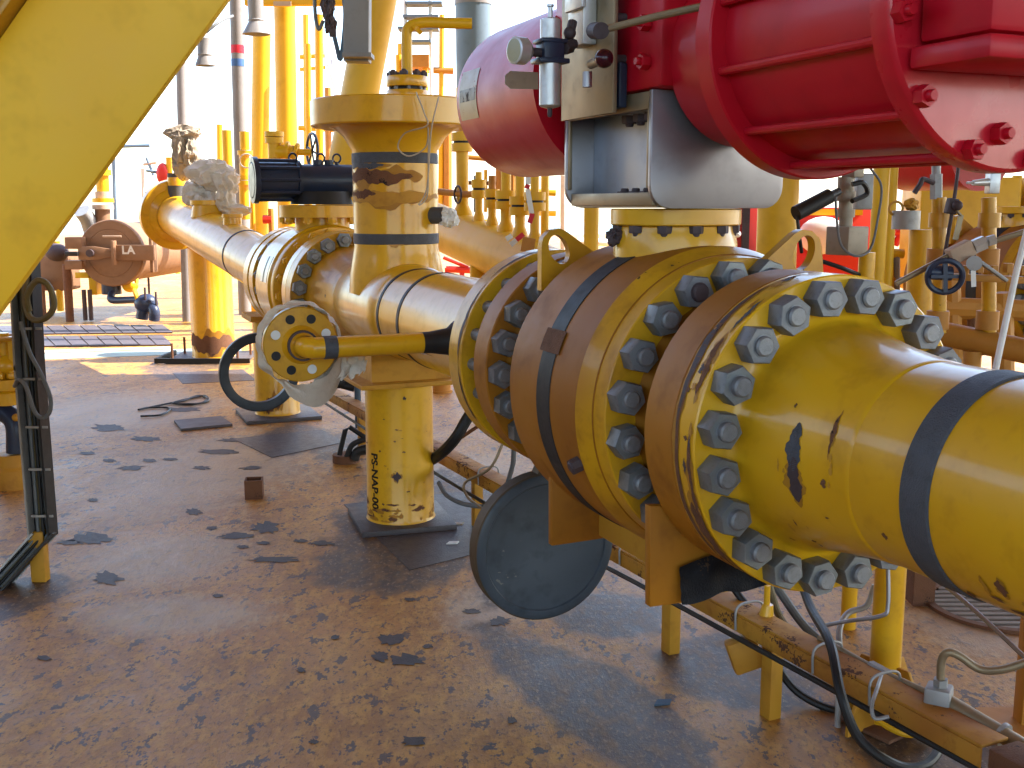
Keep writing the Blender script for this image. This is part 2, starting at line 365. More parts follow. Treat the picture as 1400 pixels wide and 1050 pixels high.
# ------------------------------------------------------------------ setting
def struct(name, mb, mat, ang=0):
    return single(name, mb, mat, None, None, kind='structure', ang=ang, at=(0, 0, 0))
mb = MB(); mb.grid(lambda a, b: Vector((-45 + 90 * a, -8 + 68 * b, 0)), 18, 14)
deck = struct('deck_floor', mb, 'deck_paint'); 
mb = MB(); mb.box((0, 24, -.30), (90, 68, .5)); struct('deck_slab', mb, 'rust')
mb = MB(); mb.box((0, 0, -22), (3000, 3000, .2)); m_, nt_, b_, v_ = base('sea_water', .25); b_.inputs['Base Color'].default_value = (.05, .09, .10, 1)
bump(nt_, b_, noisen(nt_, v_, .3, 5), .4, .3); struct('sea', mb, 'sea_water')
# unseen upper deck added above the frame, its edges and height set for the shade
mb = MB(); mb.box((11.0, -1.5, 8.05), (50, 25.0, .12)); ud = struct('upper_deck', mb, 'ceiling')
for k in range(5):
    mb = MB(); y = -13.5 + k * 5.9; mb.box((11, y, 7.75), (50, .03, .46)); mb.box((11, y, 7.52), (50, .26, .03)); part(ud, 'deck_girder', mb, 'yellow_far')
# unseen wall added left of the frame to cut light from that side
mb = MB(); mb.box((-8.6, -.5, 1.75), (.12, 26.0, 3.5)); mw = single('module_wall', mb, 'wall_paint', 'unseen tan wall added at the left to block side light', 'wall', at=(-8.6, -.5, 0))
for k in range(9):
    mb = MB(); mb.box((-8.49, -12 + 3 * k, 1.73), (.10, .08, 3.46)); part(mw, 'wall_stiffener', mb, 'wall_paint')
# peeled paint on the deck
def peel(px, py, wx, wy, seed, sq=0):
    rnd = random.Random(seed); mb = MB(); n = 22; vs_ = []
    for k in range(n):
        t = 2 * math.pi * k / n; f = .62 + .55 * rnd.random() * (1 if k % 3 else .5)
        if k % 2: f *= .82
        p = FL(px + wx * f * math.cos(t), py + wy * f * math.sin(t) + wx * .12 * math.cos(t) * sq); p.z = .0022
        vs_.append(mb.bm.verts.new(p))
    mb.face(vs_); return part(deck, 'bare_patch', mb, 'bare', ang=0)
for i, a in enumerate([(125, 737, 34, 9), (95, 742, 22, 4), (148, 791, 25, 10), (365, 722, 22, 10), (325, 733, 34, 5), (375, 765, 40, 5), (332, 748, 10, 3), (360, 743, 14, 3), (290, 722, 10, 3),
    (535, 875, 24, 10), (520, 898, 14, 9), (555, 903, 30, 9), (585, 884, 9, 4), (565, 1014, 20, 9), (645, 836, 16, 4), (683, 850, 18, 7), (300, 618, 38, 4), (275, 640, 14, 3), (205, 630, 12, 3), (232, 628, 14, 2.5), (148, 585, 26, 6), (250, 560, 30, 4),
    (128, 684, 9, 3), (440, 743, 20, 4), (412, 740, 12, 3), (265, 700, 14, 5), (430, 1015, 9, 4), (412, 917, 7, 4), (458, 872, 9, 4), (298, 815, 10, 3), (345, 640, 18, 3), (120, 620, 16, 3), (180, 640, 20, 4), (200, 600, 24, 4), (560, 820, 10, 3), (700, 985, 8, 6), (60, 900, 12, 4), (320, 602, 26, 3), (150, 630, 12, 3)]):
    peel(*a, seed=i)
# painted edge line and drain covers
def floor_quad(pts, z, th=.004):
    mb = MB(); q = [FL(*p) for p in pts]
    a = [mb.bm.verts.new((p.x, p.y, z)) for p in q]; b2 = [mb.bm.verts.new((p.x, p.y, z - th)) for p in q]
    mb.face(a); mb.face(b2[::-1])
    for k in range(4): mb.face((a[k], b2[k], b2[(k + 1) % 4], a[(k + 1) % 4]))
    return mb
part(deck, 'painted_line', floor_quad([(-60, 496), (330, 482), (330, 475), (-60, 488)], .004), 'line_green', 0)
part(deck, 'pale_line', floor_quad([(-60, 487), (235, 477), (235, 474), (-60, 483)], .0045), 'line_pale', 0)
for nm, y0, y1, lab in (('drain_cover', 473, 460, 'nearer row of dark drain cover panels across the far walkway'), ('drain_cover', 456, 445, 'farther row of dark drain cover panels before the round hatch')):
    t = thing(nm, lab, 'drain cover', FL(120, y0), 0, 'rows of drain cover panels')
    n = 13
    for k in range(n):
        xa = 236 - k * 23; dx = -14
        part(t, 'cover_panel', floor_quad([(xa - 21.5, y0 + k * .25), (xa, y0 + k * .25 - .25), (xa + dx, y1 + k * .2), (xa + dx - 20.5, y1 + k * .2 + .2)], .016, .012), 'deck_dark', 0)
# dark tread plate strip and doubler plates welded to the deck
edge_l = [(668, 880), (680, 905), (700, 935), (722, 958), (748, 985), (770, 1015), (800, 1060)]; edge_r = [(742, 868), (770, 885), (810, 915), (852, 950), (890, 985), (930, 1020), (985, 1060)]
rs_ = random.Random(5); mb = MB()
def strip(a, b):
    k = min(int(a * 6), 5); f = a * 6 - k; l = [edge_l[k][i] + (edge_l[k + 1][i] - edge_l[k][i]) * f for i in (0, 1)]; r = [edge_r[k][i] + (edge_r[k + 1][i] - edge_r[k][i]) * f for i in (0, 1)]
    w0 = noise.noise(Vector((a * 9, 0, 0))) * 9 + noise.noise(Vector((a * 31, 3, 0))) * 5; w1 = noise.noise(Vector((a * 8, 9, 0))) * 9 + noise.noise(Vector((a * 29, 13, 0))) * 5
    p = FL(l[0] + w0 + (r[0] + w1 - l[0] - w0) * b, l[1] + (r[1] - l[1]) * b); p.z = .0026 + .004 * math.exp(-((b - .2) / .035) ** 2) + .004 * math.exp(-((b - .8) / .035) ** 2); return p
mb.bm.free()

for pts in ([(470, 690), (640, 672), (700, 745), (560, 780)], [(318, 600), (440, 588), (470, 605), (372, 626)], [(236, 510), (332, 505), (350, 520), (250, 525)]):
    part(deck, 'doubler_plate', floor_quad(pts, .0032, .003), 'deck_steel', 0)
# ------------------------------------------------------------------ fasteners (shared meshes)
def nut_mesh(mat, mat2, af=.073, h=.046, sr=.0215, sl=.016):
    mb = MB(); e1, e2 = Vector((1, 0, 0)), Vector((0, 1, 0)); rc = af / 2 / math.cos(math.pi / 6)
    hexr = lambda z, r: mb.ringv(Vector((0, 0, z)), e1, e2, r, 6)
    mb.skin([hexr(0, rc * .97), hexr(.004, rc), hexr(h - .004, rc), hexr(h, rc * .94)])
    n0 = len(mb.bm.faces)
    mb.lathe([(h - .002, sr * 1.12), (h + .001, sr * 1.12), (h + .001, sr), (h + sl - .004, sr), (h + sl, sr * .82)], (0, 0, 0), (0, 0, 1), 18)
    bmesh.ops.recalc_face_normals(mb.bm, faces=mb.bm.faces); mb.bm.faces.ensure_lookup_table()
    for f in mb.bm.faces[n0:]: f.material_index = 1
    me = mesh(mb, mat, 'nut', 30); me.materials.append(M_[mat2]); return me
NUT = [nut_mesh('nut', 'stud'), nut_mesh('nut', 'stud', sl=.019), nut_mesh('nut_dark', 'stud', sl=.010)]
NUTD = [nut_mesh('nut_dark', 'bolt_dark', sl=.012), nut_mesh('nut_dark', 'nut_dark', sl=.018)]
NUTS = [nut_mesh('bolt_dark', 'bolt_dark', .036, .02, .011, .008)]
NUTY = [nut_mesh('yellow', 'yellow', .05, .03, .016, .012)]
NUTR = [nut_mesh('red', 'red', .034, .022, .010, .012)]
def bolts(par, meshes, c, axis, rad, n, ph=0.0, name='nut', ref=None, rnd=None, skip=None):
    """hex nuts on a circle; axis points out of the face"""
    rnd = rnd or random.Random(len(par.name) + n); a = Vector(axis).normalized()
    e1, e2, _ = frame(a)
    for k in range(n):
        if skip and skip(k): continue
        t = ph + 2 * math.pi * k / n
        p = Vector(c) + e1 * (rad * math.cos(t)) + e2 * (rad * math.sin(t))
        M = Matrix((e1, e2, a)).transposed().to_4x4()
        inst(par, name, rnd.choice(meshes), Matrix.Translation(p) @ M @ Matrix.Rotation(rnd.random() * 2, 4, 'Z'))
def cbolts(par, meshes, s, rad, n, ph=0.0, sgn=-1, name='nut', **k):      # in pipe frame; ph measured from EX towards up
    a = AX * sgn; e1, e2, _ = frame(a)
    # frame(-AX): e1 x: find phase so that angle 0 is EX
    off = math.atan2(EX.dot(e2), EX.dot(e1)); d = 1 if (UP.dot(e2) * EX.dot(e1) - UP.dot(e1) * EX.dot(e2)) > 0 else -1
    bolts(par, meshes, PF(s), a, rad, n, off + d * ph, name, **k)
# irregular paint chip lying on a surface of revolution round the pipe line
def chip(par, prof, s0, s1, t0, t1, mat, seed, name='paint_chip', n=26, o=None, axis=None, e=None, wav=.42, halo=True, lift=.0016):
    o = PF(0) if o is None else o; axis = AX if axis is None else axis; eu, ev = e or (EX, UP)
    def rad(s):
        for (a, ra), (b, rb) in zip(prof[:-1], prof[1:]):
            if min(a, b) <= s <= max(a, b) and a != b: return ra + (rb - ra) * (s - a) / (b - a)
        return prof[-1][1] if s > max(prof[0][0], prof[-1][0]) else prof[0][1]
    if halo and (t1 - t0) * prof[0][1] > .03:
        ds, dt = (s1 - s0) * .22, (t1 - t0) * .14
        chip(par, prof, s0 - ds, s1 + ds, t0 - dt, t1 + dt, 'rust_halo', seed + 1000, 'rust_stain', n, o, axis, e, wav * 1.3, False, .0009)
    rnd = random.Random(seed); mb = MB(); m = 5
    ph = [rnd.random() * 6 for _ in range(6)]
    g = []
    for i in range(n + 1):
        a = i / n; env = math.sin(math.pi * a) ** .55
        jit = wav * (math.sin(a * 9 + ph[0]) * .5 + math.sin(a * 23 + ph[1]) * .3 + math.sin(a * 51 + ph[2]) * .2)
        jit2 = wav * (math.sin(a * 7 + ph[3]) * .5 + math.sin(a * 19 + ph[4]) * .3 + math.sin(a * 43 + ph[5]) * .2)
        lo = .5 - .5 * env * (1 + jit - wav); hi = .5 + .5 * env * (1 + jit2 - wav); row = []
        for j in range(m + 1):
            b = lo + (hi - lo) * j / m; s = s0 + (s1 - s0) * b; t = t0 + (t1 - t0) * a; r = rad(s) + lift
            row.append(mb.bm.verts.new(o + axis * s + eu * (r * math.cos(t)) + ev * (r * math.sin(t))))
        g.append(row)
    for i in range(n):
        for j in range(m): mb.face((g[i][j], g[i + 1][j], g[i + 1][j + 1], g[i][j + 1]))
    return part(par, name, mb, mat, 40)
def scatter(par, prof, s0, s1, t0, t1, n, size, mats, seed, name='paint_chip', **k):
    rnd = random.Random(seed)
    for i in range(n):
        s_ = s0 + (s1 - s0) * rnd.random(); a = t0 + (t1 - t0) * rnd.random(); ds = size * (.3 + rnd.random()) * .5; dt = size * (.3 + 1.4 * rnd.random()) / prof[0][1] * .5
        chip(par, prof, s_ - ds, s_ + ds, a - dt, a + dt, rnd.choice(mats), seed * 100 + i, name, 12, **k)
# ------------------------------------------------------------------ near pipe spool
def pthing(name, label, cat, s, group=None): 
    p = PF(s); return thing(name, label, cat, (p.x, p.y, 0), YAW, group)
t = pthing('pipe_spool', 'thick yellow pipe with big bolted flange nearest the camera', 'pipe', -.3)
hub = [(-.235, .206), (-.20, .2085), (-.10, .222), (-.03, .236), (.02, .247), (.038, .253), (.047, .260), (.0525, .274)]
mb = MB(); mb.lathe([(-1.9, .2032), (-.245, .2032)] , PF(0), AX, 96); pipe = part(t, 'pipe', mb, 'yellow')
mb = MB(); mb.lathe([(-.247, .2032), (-.243, .2055), (-.235, .2062)] + hub[1:] + [(.0535, .349), (.0565, .3525), (.1365, .3525), (.1395, .349), (.1395, .20)], PF(0), AX, 96)
fl = part(t, 'flange', mb, 'yellow')
cbolts(fl, NUT, .0535, .3086, 20, R(27.95))
mb = MB(); mb.lathe([(-.452, .2038), (-.448, .2075), (-.385, .2075), (-.381, .2038)], PF(0), AX, 96, False); part(t, 'weld_wrap', mb, 'wrap_grey', label='grey wrap band round the pipe weld')
hp = [(-.3, .2035)] + hub
rimp = [(.0, .3525), (1, .3525)]
chip(fl, hp, -.128, -.080, R(160), R(186), 'wrap_grey', 3, halo=False, wav=.3); chip(fl, hp, -.130, -.082, R(178), R(203), 'bolt_dark', 4, wav=.3); chip(fl, hp, -.20, -.185, R(150), R(172), 'rust', 5)
for a, b_, c_, d_, sd_, mt in ((.058, .085, 176, 215, 1, 'rust'), (.057, .118, 200, 232, 12, 'rust'), (.104, .138, 112, 232, 15, 'rust'), (.06, .095, 140, 162, 7, 'rust'), (.058, .07, 222, 246, 8, 'bolt_dark'), (.110, .138, 118, 176, 9, 'bolt_dark'), (.06, .08, 122, 136, 10, 'wrap_grey')):
    chip(fl, rimp, a, b_, R(c_), R(d_), mt, sd_)
pp = [(-2, .2033), (0, .2033)]
for k, (a, b_, c_, d_) in enumerate(((-.64, -.56, 228, 233), (-.66, -.60, 236, 239), (-.58, -.54, 222, 226), (-.70, -.62, 242, 247), (-.55, -.50, 240, 243), (-.335, -.315, 206, 211), (-.60, -.55, 246, 250))):
    chip(pipe, pp, a, b_, R(c_), R(d_), 'rust', 30 + k, 'scratch', 12)
scatter(pipe, pp, -1.2, -.47, R(200), R(262), 26, .030, ['rust', 'yellow_rusty', 'yellow_rusty'], 41, 'scratch')
scatter(fl, hp, -.22, -.0, R(150), R(250), 14, .016, ['rust', 'yellow_rusty'], 42)
scatter(fl, rimp, .062, .13, R(95), R(250), 22, .022, ['rust', 'bolt_dark', 'yellow_rusty'], 43)
# ------------------------------------------------------------------ ball valve
VP_END = [(.1405, .20), (.1405, .349), (.144, .3525), (.258, .3525), (.262, .349), (.262, .285), (.30, .272), (.36, .272), (.413, .29)]
def build_valve(t):
    mb = MB(); mb.lathe([(.1405, .20), (.1405, .346), (.1445, .3525), (.258, .3525), (.262, .349), (.262, .285), (.30, .272), (.37, .272), (.414, .29)], PF(0), AX, 96); nf = part(t, 'end_flange', mb, 'yellow_body')
    mb = MB(); mb.lathe([(.413, .20), (.413, .369), (.416, .372), (.462, .376), (.466, .377)], PF(0), AX, 96); cl = part(t, 'closure_ring', mb, 'yellow_worn')
    cbolts(cl, NUT + NUTD, .413, .332, 20, R(26.9))
    mb = MB(); mb.lathe([(.4635, .30), (.4635, .378), (.49, .386), (.516, .3945), (.524, .396), (.936, .396), (.944, .39), (.944, .30)], PF(0), AX, 112); bd = part(t, 'body', mb, 'yellow_body')
    mb = MB(); mb.lathe([(.466, .3795), (.490, .3875), (.516, .396), (.521, .3972)], PF(0), AX, 112, False); part(bd, 'painted_edge', mb, 'yellow_worn')
    mb = MB(); mb.lathe([(.672, .3965), (.674, .3985), (.752, .3985), (.754, .3965)], PF(0), AX, 112, False); part(bd, 'tape_band', mb, 'tape', label='black tape band round the valve body')
    mb = MB(); mb.grid(lambda a, b: PF(.655 + .115 * a, .4003 * math.cos(R(153 + 9 * b)), .4003 * math.sin(R(153 + 9 * b))), 4, 6); part(bd, 'tape_patch', mb, 'rust')
    mb = MB(); mb.lathe([(.944, .20), (.944, .37), (1.0, .37), (1.003, .29), (1.05, .272), (1.19, .272), (1.234, .285), (1.234, .349), (1.238, .3525), (1.338, .3525), (1.342, .349), (1.342, .20)], PF(0), AX, 96); ff = part(t, 'far_end_flange', mb, 'yellow_body')
    cbolts(ff, NUT + NUTD, 1.234, .309, 20, R(20))
    # bonnet
    c = PF(.733); c.z = ZA
    mb = MB(); mb.lathe([(.30, .165), (.40, .165), (.425, .158), (.445, .155), (.445, .17)], c, UP, 64, False); bn = part(t, 'bonnet_neck', mb, 'yellow')
    mb = MB(); mb.lathe([(.446, .12), (.446, .170), (.449, .173), (.486, .173), (.489, .170), (.489, .1)], c, UP, 64); bf = part(t, 'bonnet_flange', mb, 'yellow')
    bolts(bf, NUTS, c + UP * .446, -UP, .152, 12, .2)
    mb = MB(); mb.crumple(PF(.765, -.165, .415), (.032, .032, .028), .3, 3, 3); part(t, 'grease_fitting', mb, 'bolt_dark')
    # lifting lugs
    for s, u, v, h in ((1.06, -.165, .312, .13), (.40, .135, .325, .12)):
        mb = MB(); poly = [(-.11, -.02), (-.045, h * .78), (-.03, h * .93), (0, h), (.03, h * .93), (.045, h * .78), (.11, -.02)]
        # plate with an eye: outer outline bridged to the hole
        hole = [(.030 * math.cos(k * math.pi / 8), h * .52 + .042 * math.sin(k * math.pi / 8)) for k in range(16)]
        n_ = Vector((u, 0, v)).normalized(); ey = EX * n_.x + UP * n_.z; ex = UP * -n_.x + EX * n_.z; o = PF(s, u, v)
        b2 = bmesh.new()
        outer = []
        pl = poly + [(.037, -.02), (-.037, -.02)]
        def pos(p, z): return o + ex * p[0] + ey * p[1] + AX * z
        cx, cy = 0, h * .52; ang = lambda p: math.atan2(p[1] - cy, p[0] - cx)
        # sample the outer outline at 32 rays
        def hit(a):
            best = None; d = (math.cos(a), math.sin(a))
            for q0_, q1_ in zip(poly, poly[1:] + poly[:1]):
                ex_, ey_ = q1_[0] - q0_[0], q1_[1] - q0_[1]; den = d[0] * ey_ - d[1] * ex_
                if abs(den) < 1e-9: continue
                tt = ((q0_[0] - cx) * ey_ - (q0_[1] - cy) * ex_) / den; uu = ((q0_[0] - cx) * d[1] - (q0_[1] - cy) * d[0]) / den
                if tt > 0 and -1e-6 <= uu <= 1 + 1e-6 and (best is None or tt > best): best = tt
            return (cx + d[0] * best, cy + d[1] * best)
        nn = 40; rings = []
        for z, hole_ in ((-.014, 1), (-.014, 0), (.014, 0), (.014, 1)):
            rr = []
            for k in range(nn):
                a = 2 * math.pi * k / nn + .01
                p = (cx + .030 * math.cos(a), cy + .044 * math.sin(a)) if hole_ else hit(a)
                rr.append(mb.bm.verts.new(pos(p, z)))
            rings.append(rr)
        mb.skin(rings, closed=True); b2.free(); part(t, 'lifting_lug', mb, 'yellow_worn', 40)
    mb = MB(); d = Vector((math.cos(R(200)), math.sin(R(200)))); p0 = PF(.545, .39 * d.x, .39 * d.y); dv = (EX * d.x + UP * d.y)
    mb.cyl(p0, p0 + dv * .03, .021, .021, 8); mb.cyl(p0 + dv * .028, p0 + dv * .034, .018, .012, 8); part(t, 'drain_plug', mb, 'bolt_dark')
    # feet
    for sp_, poly_ in ((.86, [(752, 640), (752, 745), (800, 738), (905, 722), (960, 715), (960, 640)]), (.2875, [(885, 690), (885, 828), (930, 822), (985, 808), (1045, 792), (1075, 780), (1060, 690)])):
        uv = [on_s(x, y, sp_) for x, y in poly_]
        mb = MB(); mb.prism(uv, PF(sp_), EX, UP, .025, .003); part(t, 'support_foot', mb, 'yellow_body')
    mb = MB(); mb.pbox(.31, .845, -.16, .16, -.43, -.36); part(t, 'foot_web', mb, 'yellow_rusty')
valve = pthing('ball_valve', 'large yellow ball valve with black tape band and lifting lugs under the red actuator', 'valve', .73)
build_valve(valve)
# torn black wrapping hanging from the near foot
mb = MB()
def cloth(a, b):
    px = 928 + 125 * b; top = 775 - 15 * math.sin(math.pi * b) - 8 * b; bot = 824 - 30 * b + 3 * math.sin(11 * b)
    u, v = on_s(px, top + (bot - top) * a, .262); return PF(.258 - .012 * noise.noise(Vector((a * 3, b * 5, 1))) - .01 * a, u, v)
mb.grid(cloth, 10, 16); 
b2 = mb.bm; bmesh.ops.solidify(b2, geom=list(b2.faces), thickness=.006)
single('rubber_sheet', mb, 'burnt', 'scorched black rubber sheet hanging on the valve foot below the near flange', 'sheet')
# spectacle blind: solid disc below the joint
o = PF(1.385, -.092, -.625); t = thing('spectacle_blind', 'solid dark steel blind disc hanging under the far side of the big valve', 'blind', (o.x, o.y, 0), YAW)
mb = MB(); mb.lathe([(-.030, .247), (-.026, .252), (.026, .252), (.03, .247)], o, AX, 72, False); part(t, 'rim', mb, 'blind_rim')
mb = MB(); mb.lathe([(-.0305, .0001), (-.0305, .10), (-.0305, .214), (-.036, .218), (-.036, .238), (-.0305, .2475)], o, AX, 72, False); mb.lathe([(.0305, .0001), (.029, .2475)], o, AX, 72, False); part(t, 'disc', mb, 'blind_face')
mb = MB(); mb.beam(o + UP * .23, o + UP * .36 + EX * .06, .07, .05, AX); part(t, 'web', mb, 'blind_rim')
mb = MB(); mb.ringed(PF(1.355), AX, .15, .285, .058); part(t, 'gasket_ring', mb, 'blind_rim')
# ------------------------------------------------------------------ red actuator
def build_actuator(t, full=True):
    ua, va = .045, .848
    A0 = PF(0, ua, va)
    # stainless mounting bracket: U of plate with rounded lower corners
    s0, s1, u0, u1, v0, v1 = .545, 1.04, -.185, .205, .490, .775
    def prof(r, n=6):
        p = [(u0, v1), (u0, v0 + r)]
        p += [(u0 + r - r * math.cos(k * math.pi / 2 / n), v0 + r - r * math.sin(k * math.pi / 2 / n)) for k in range(1, n + 1)]
        p += [(u1 - r + r * math.sin(k * math.pi / 2 / n), v0 + r - r * math.cos(k * math.pi / 2 / n)) for k in range(0, n + 1)]
        return p + [(u1, v1)]
    # near and far plates
    for a, b in ((s0, s0 + .016), (s1 - .016, s1))[:2 if full else 0]:
        mb = MB(); pr = prof(.055); mb.prism(pr, PF((a + b) / 2, 0, 0), EX, UP, b - a, .0015); part(t, 'bracket_plate', mb, 'steel')
    if full:
        mb = MB(); mb.pbox(s0 + .018, s1 - .018, u0 + .03, u1 - .03, v0 + .002, v0 + .022); part(t, 'bracket_floor', mb, 'steel')
        mb = MB(); mb.pbox(s0 + .018, s1 - .018, u1 - .016, u1, v0 + .06, v1); part(t, 'bracket_back', mb, 'steel')
        # open side: frame strips round the window
        for a_ in ((s0 + .017, s0 + .030, u0 + .002, u0 + .012, v0 + .05, v1 - .02), (s1 - .028, s1 - .017, u0 + .002, u0 + .012, v0 + .05, v1 - .02), (s0 + .017, s1 - .017, u0 + .002, u0 + .012, v1 - .045, v1 - .002), (s0 + .017, s1 - .017, u0 + .014, u0 + .032, v0 + .006, v0 + .04)):
            mb = MB(); mb.pbox(*a_, .003); part(t, 'window_frame', mb, 'steel_dull')
        mb = MB(); mb.pbox(s0 + .018, s1 - .018, u0 + .085, u0 + .095, v0 + .024, v1); part(t, 'inner_panel', mb, 'steel_bright')
        mb = MB(); mb.cyl(PF(.78, .0, v0 + .02), PF(.78, .0, v1), .05, n=28); part(t, 'stem', mb, 'steel')
        for k in range(3):
            for vv, up in ((v1 - .047, -1), (v0 + .024, 1)):
                inst(t, 'bracket_bolt', NUTS[0], Matrix.Translation(PF(.63 + .06 * k + (.02 if up > 0 else .0), u0 + .05, vv)) @ (Matrix.Rotation(math.pi, 4, 'X') if up < 0 else Matrix()))
    # centre housing
    mb = MB(); mb.pbox(.50, 1.10, -.19, .26, .777, 1.16, .012); hs = part(t, 'yoke_housing', mb, 'red')
    mb = MB(); mb.pbox(.49, 1.11, -.205, .275, 1.162, 1.186, .005); part(t, 'housing_cover', mb, 'red')
    for k in range(4):
        inst(t, 'cover_bolt', NUTR[0], Matrix.Translation(PF(.54 + .16 * k, -.185, 1.187)))
    for k in range(3): inst(t, 'housing_bolt', NUTR[0], Matrix.Translation(PF(.56, -.192, .84 + .09 * k)) @ RM @ Matrix.Rotation(-math.pi / 2, 4, 'Y'))
    # near cylinder with end rings, tie bars and cap
    r = .293
    mb = MB(); mb.lathe([(-.29, .255), (.235, .255)], A0, AX, 72); part(t, 'cylinder', mb, 'red')
    mb = MB(); mb.lathe([(.20, .20), (.20, r - .004), (.204, r), (.256, r), (.26, r - .004), (.26, .2)], A0, AX, 96); part(t, 'cylinder_ring', mb, 'red')
    mb = MB(); mb.lathe([(.255, .22), (.30, .215), (.505, .21)], A0, AX, 64, False); part(t, 'adapter', mb, 'red')
    mb = MB(); mb.lathe([(-.338, .0001), (-.338, r - .008), (-.333, r - .002), (-.328, r), (-.292, r), (-.289, r - .003), (-.289, .2)], A0, AX, 112); cap = part(t, 'end_cap', mb, 'red_cap')
    for k in range(12):
        a = R(15 + 30 * k); u = .272 * math.cos(a); v = .272 * math.sin(a)
        mb = MB(); mb.cyl(PF(-.288, ua + u, va + v), PF(.199, ua + u, va + v), .009, n=10); part(t, 'tie_rod', mb, 'red')
    capM = Matrix((EX, -UP, -AX)).transposed().to_4x4()
    for rr_, an_ in [(.272, -142 + 31 * k) for k in range(-3, 9)] + [(.228, -99), (.228, -20), (.228, 160), (.228, 60)]:
        inst(cap, 'cap_bolt', NUTR[0], Matrix.Translation(PF(-.338, ua + rr_ * math.cos(R(an_)), va + rr_ * math.sin(R(an_)))) @ capM @ Matrix.Rotation(an_, 4, 'Z'))
    mb = MB(); mb.pbox(-.50, -.342, -.185, .27, .765, 1.12, .012); part(t, 'manual_override_housing', mb, 'red')
    mb = MB(); mb.pbox(-.52, -.345, -.205, .29, .722, .76, .008); part(t, 'housing_lip', mb, 'red')
    # far spring can with domed end
    mb = MB(); mb.lathe([(1.09, .20), (1.09, .262), (1.13, .262), (1.13, .254), (1.73, .254), (1.755, .251), (1.772, .238), (1.782, .19), (1.785, .001)], A0 - EX * .045, AX, 96); can = part(t, 'spring_can', mb, 'red')
    if not full: return
    ua = 0.0; q = lambda s, t_: PF(s, .2556 * math.cos(t_), va + .2556 * math.sin(t_))
    mb = MB(); mb.grid(lambda a, b: q(1.56 + .16 * a, R(160 + 36 * b)), 4, 10); part(can, 'name_plate', mb, 'plate_sticker', label='faded name plate on the red spring can')
    mb = MB(); mb.grid(lambda a, b: PF(1.57 + .14 * a, .2564 * math.cos(R(174 + 9 * b)), va + .2564 * math.sin(R(174 + 9 * b))), 4, 4); part(can, 'name_plate_band', mb, 'sticker_band')
    # paper tag wired on
    o = P(745, 110, 3.10)
    mb = MB(); mb.prism([(-.03, -.022), (.05, -.022), (.05, .022), (-.03, .024), (-.045, .012), (-.045, -.010)], P(712, 110, 3.02), (.93, .36, .02), (0, .02, 1), .002); part(t, 'paper_tag', mb, 'tag_beige', label='beige paper tag on the spring can')
    # instrument plate
    up_ = -.235
    mb = MB(); mb.pbox(.645, .945, up_ - .006, up_ + .006, .725, 1.35, .0015); ip = part(t, 'instrument_plate', mb, 'steel_dull')
    for k in range(3):
        mb = MB(); mb.cyl(PF(.68, up_ + .006, .86 + k * .1), PF(.68, -.19, .86 + k * .1), .011, n=12); part(t, 'stand_off', mb, 'bolt_dark')
    mb = MB(); mb.pbox(.66, .90, up_ + .02, -.192, .74, .85, .004); part(t, 'plate_bracket', mb, 'blue_dark')
    Yp = 2.86
    uo = up_ - .055
    # regulator with bowl and bonnet
    cr = P(752, 100, 2.80)
    def z(py): return P(752, py, 2.80).z
    c = Vector((cr.x, cr.y, 0))
    mb = MB(); mb.lathe([(z(148), .010), (z(146), .023), (z(144), .0265), (z(87), .0265), (z(86), .02)], c, UP, 28); rg = part(t, 'regulator', mb, 'alu')
    mb = MB(); mb.lathe([(z(54), .02), (z(53), .025), (z(27), .025), (z(25), .018), (z(24), .006), (z(10), .006), (z(9), .009), (z(6), .009)], c, UP, 28); part(rg, 'bonnet', mb, 'alu')
    mb = MB(); mb.box(c + UP * ((z(54) + z(87)) / 2), (.055, .055, z(54) - z(87)), RM, .004); mb.box(c + UP * z(84), (.082, .06, .012), RM, .003); mb.box(c + UP * z(57), (.07, .06, .010), RM, .003); part(rg, 'body_block', mb, 'blue_dark')
    mb = MB(); mb.lathe([(z(160), .004), (z(157), .006), (z(148), .006)], c, UP, 12); part(rg, 'drain_cock', mb, 'bolt_dark')
    # gauge
    g = P(716, 70, 2.76); ga = (P(730, 70, 2.84) - g).normalized(); ga = Vector((.80, .60, 0)).normalized()
    mb = MB(); mb.lathe([(-.030, .028), (-.028, .0325), (.0, .0325), (.004, .029), (.012, .024)], g, ga, 36); gg = part(t, 'pressure_gauge', mb, 'alu')
    mb = MB(); mb.lathe([(-.0307, .0001), (-.0303, .0275)], g, ga, 36, False); part(gg, 'dial', mb, 'glass_face')
    mb = MB(); mb.cyl(g + ga * .01, c + UP * g.z, .011, n=12); part(gg, 'gauge_stem', mb, 'bolt_dark')
    mb = MB(); mb.cyl(c + UP * z(66), P(785, 60, 2.88), .013, n=8); mb.cyl(P(770, 66, 2.80), P(779, 63, 2.83), .018, n=6); part(t, 'brass_fitting', mb, 'bolt_dark')
    mb = MB(); mb.cyl(P(778, 52, 2.84), P(783, 30, 2.86), .012, n=10); mb.sphere(P(779, 45, 2.84), .016); part(t, 'elbow_fitting', mb, 'bolt_dark')
    # valve block, knob, silencer, pipe
    Yb = 2.80
    mb = MB(); mb.pbox(.735, .825, up_ - .045, up_ - .007, .90, 1.30, .003); vb = part(t, 'valve_block', mb, 'alu')
    mb = MB(); mb.pbox(.715, .815, up_ - .060, up_ - .046, .985, 1.10, .003); part(vb, 'block_step', mb, 'alu')
    mb = MB(); k0 = P(808, 88, 2.66); k1 = P(826, 80, 2.56); mb.cyl(k0, k1, .011, n=14); part(vb, 'knob_shaft', mb, 'steel_dull')
    mb = MB(); mb.sphere(k1, .0215, seg=24); part(vb, 'knob', mb, 'knob', label='dark red ball knob on the valve block')
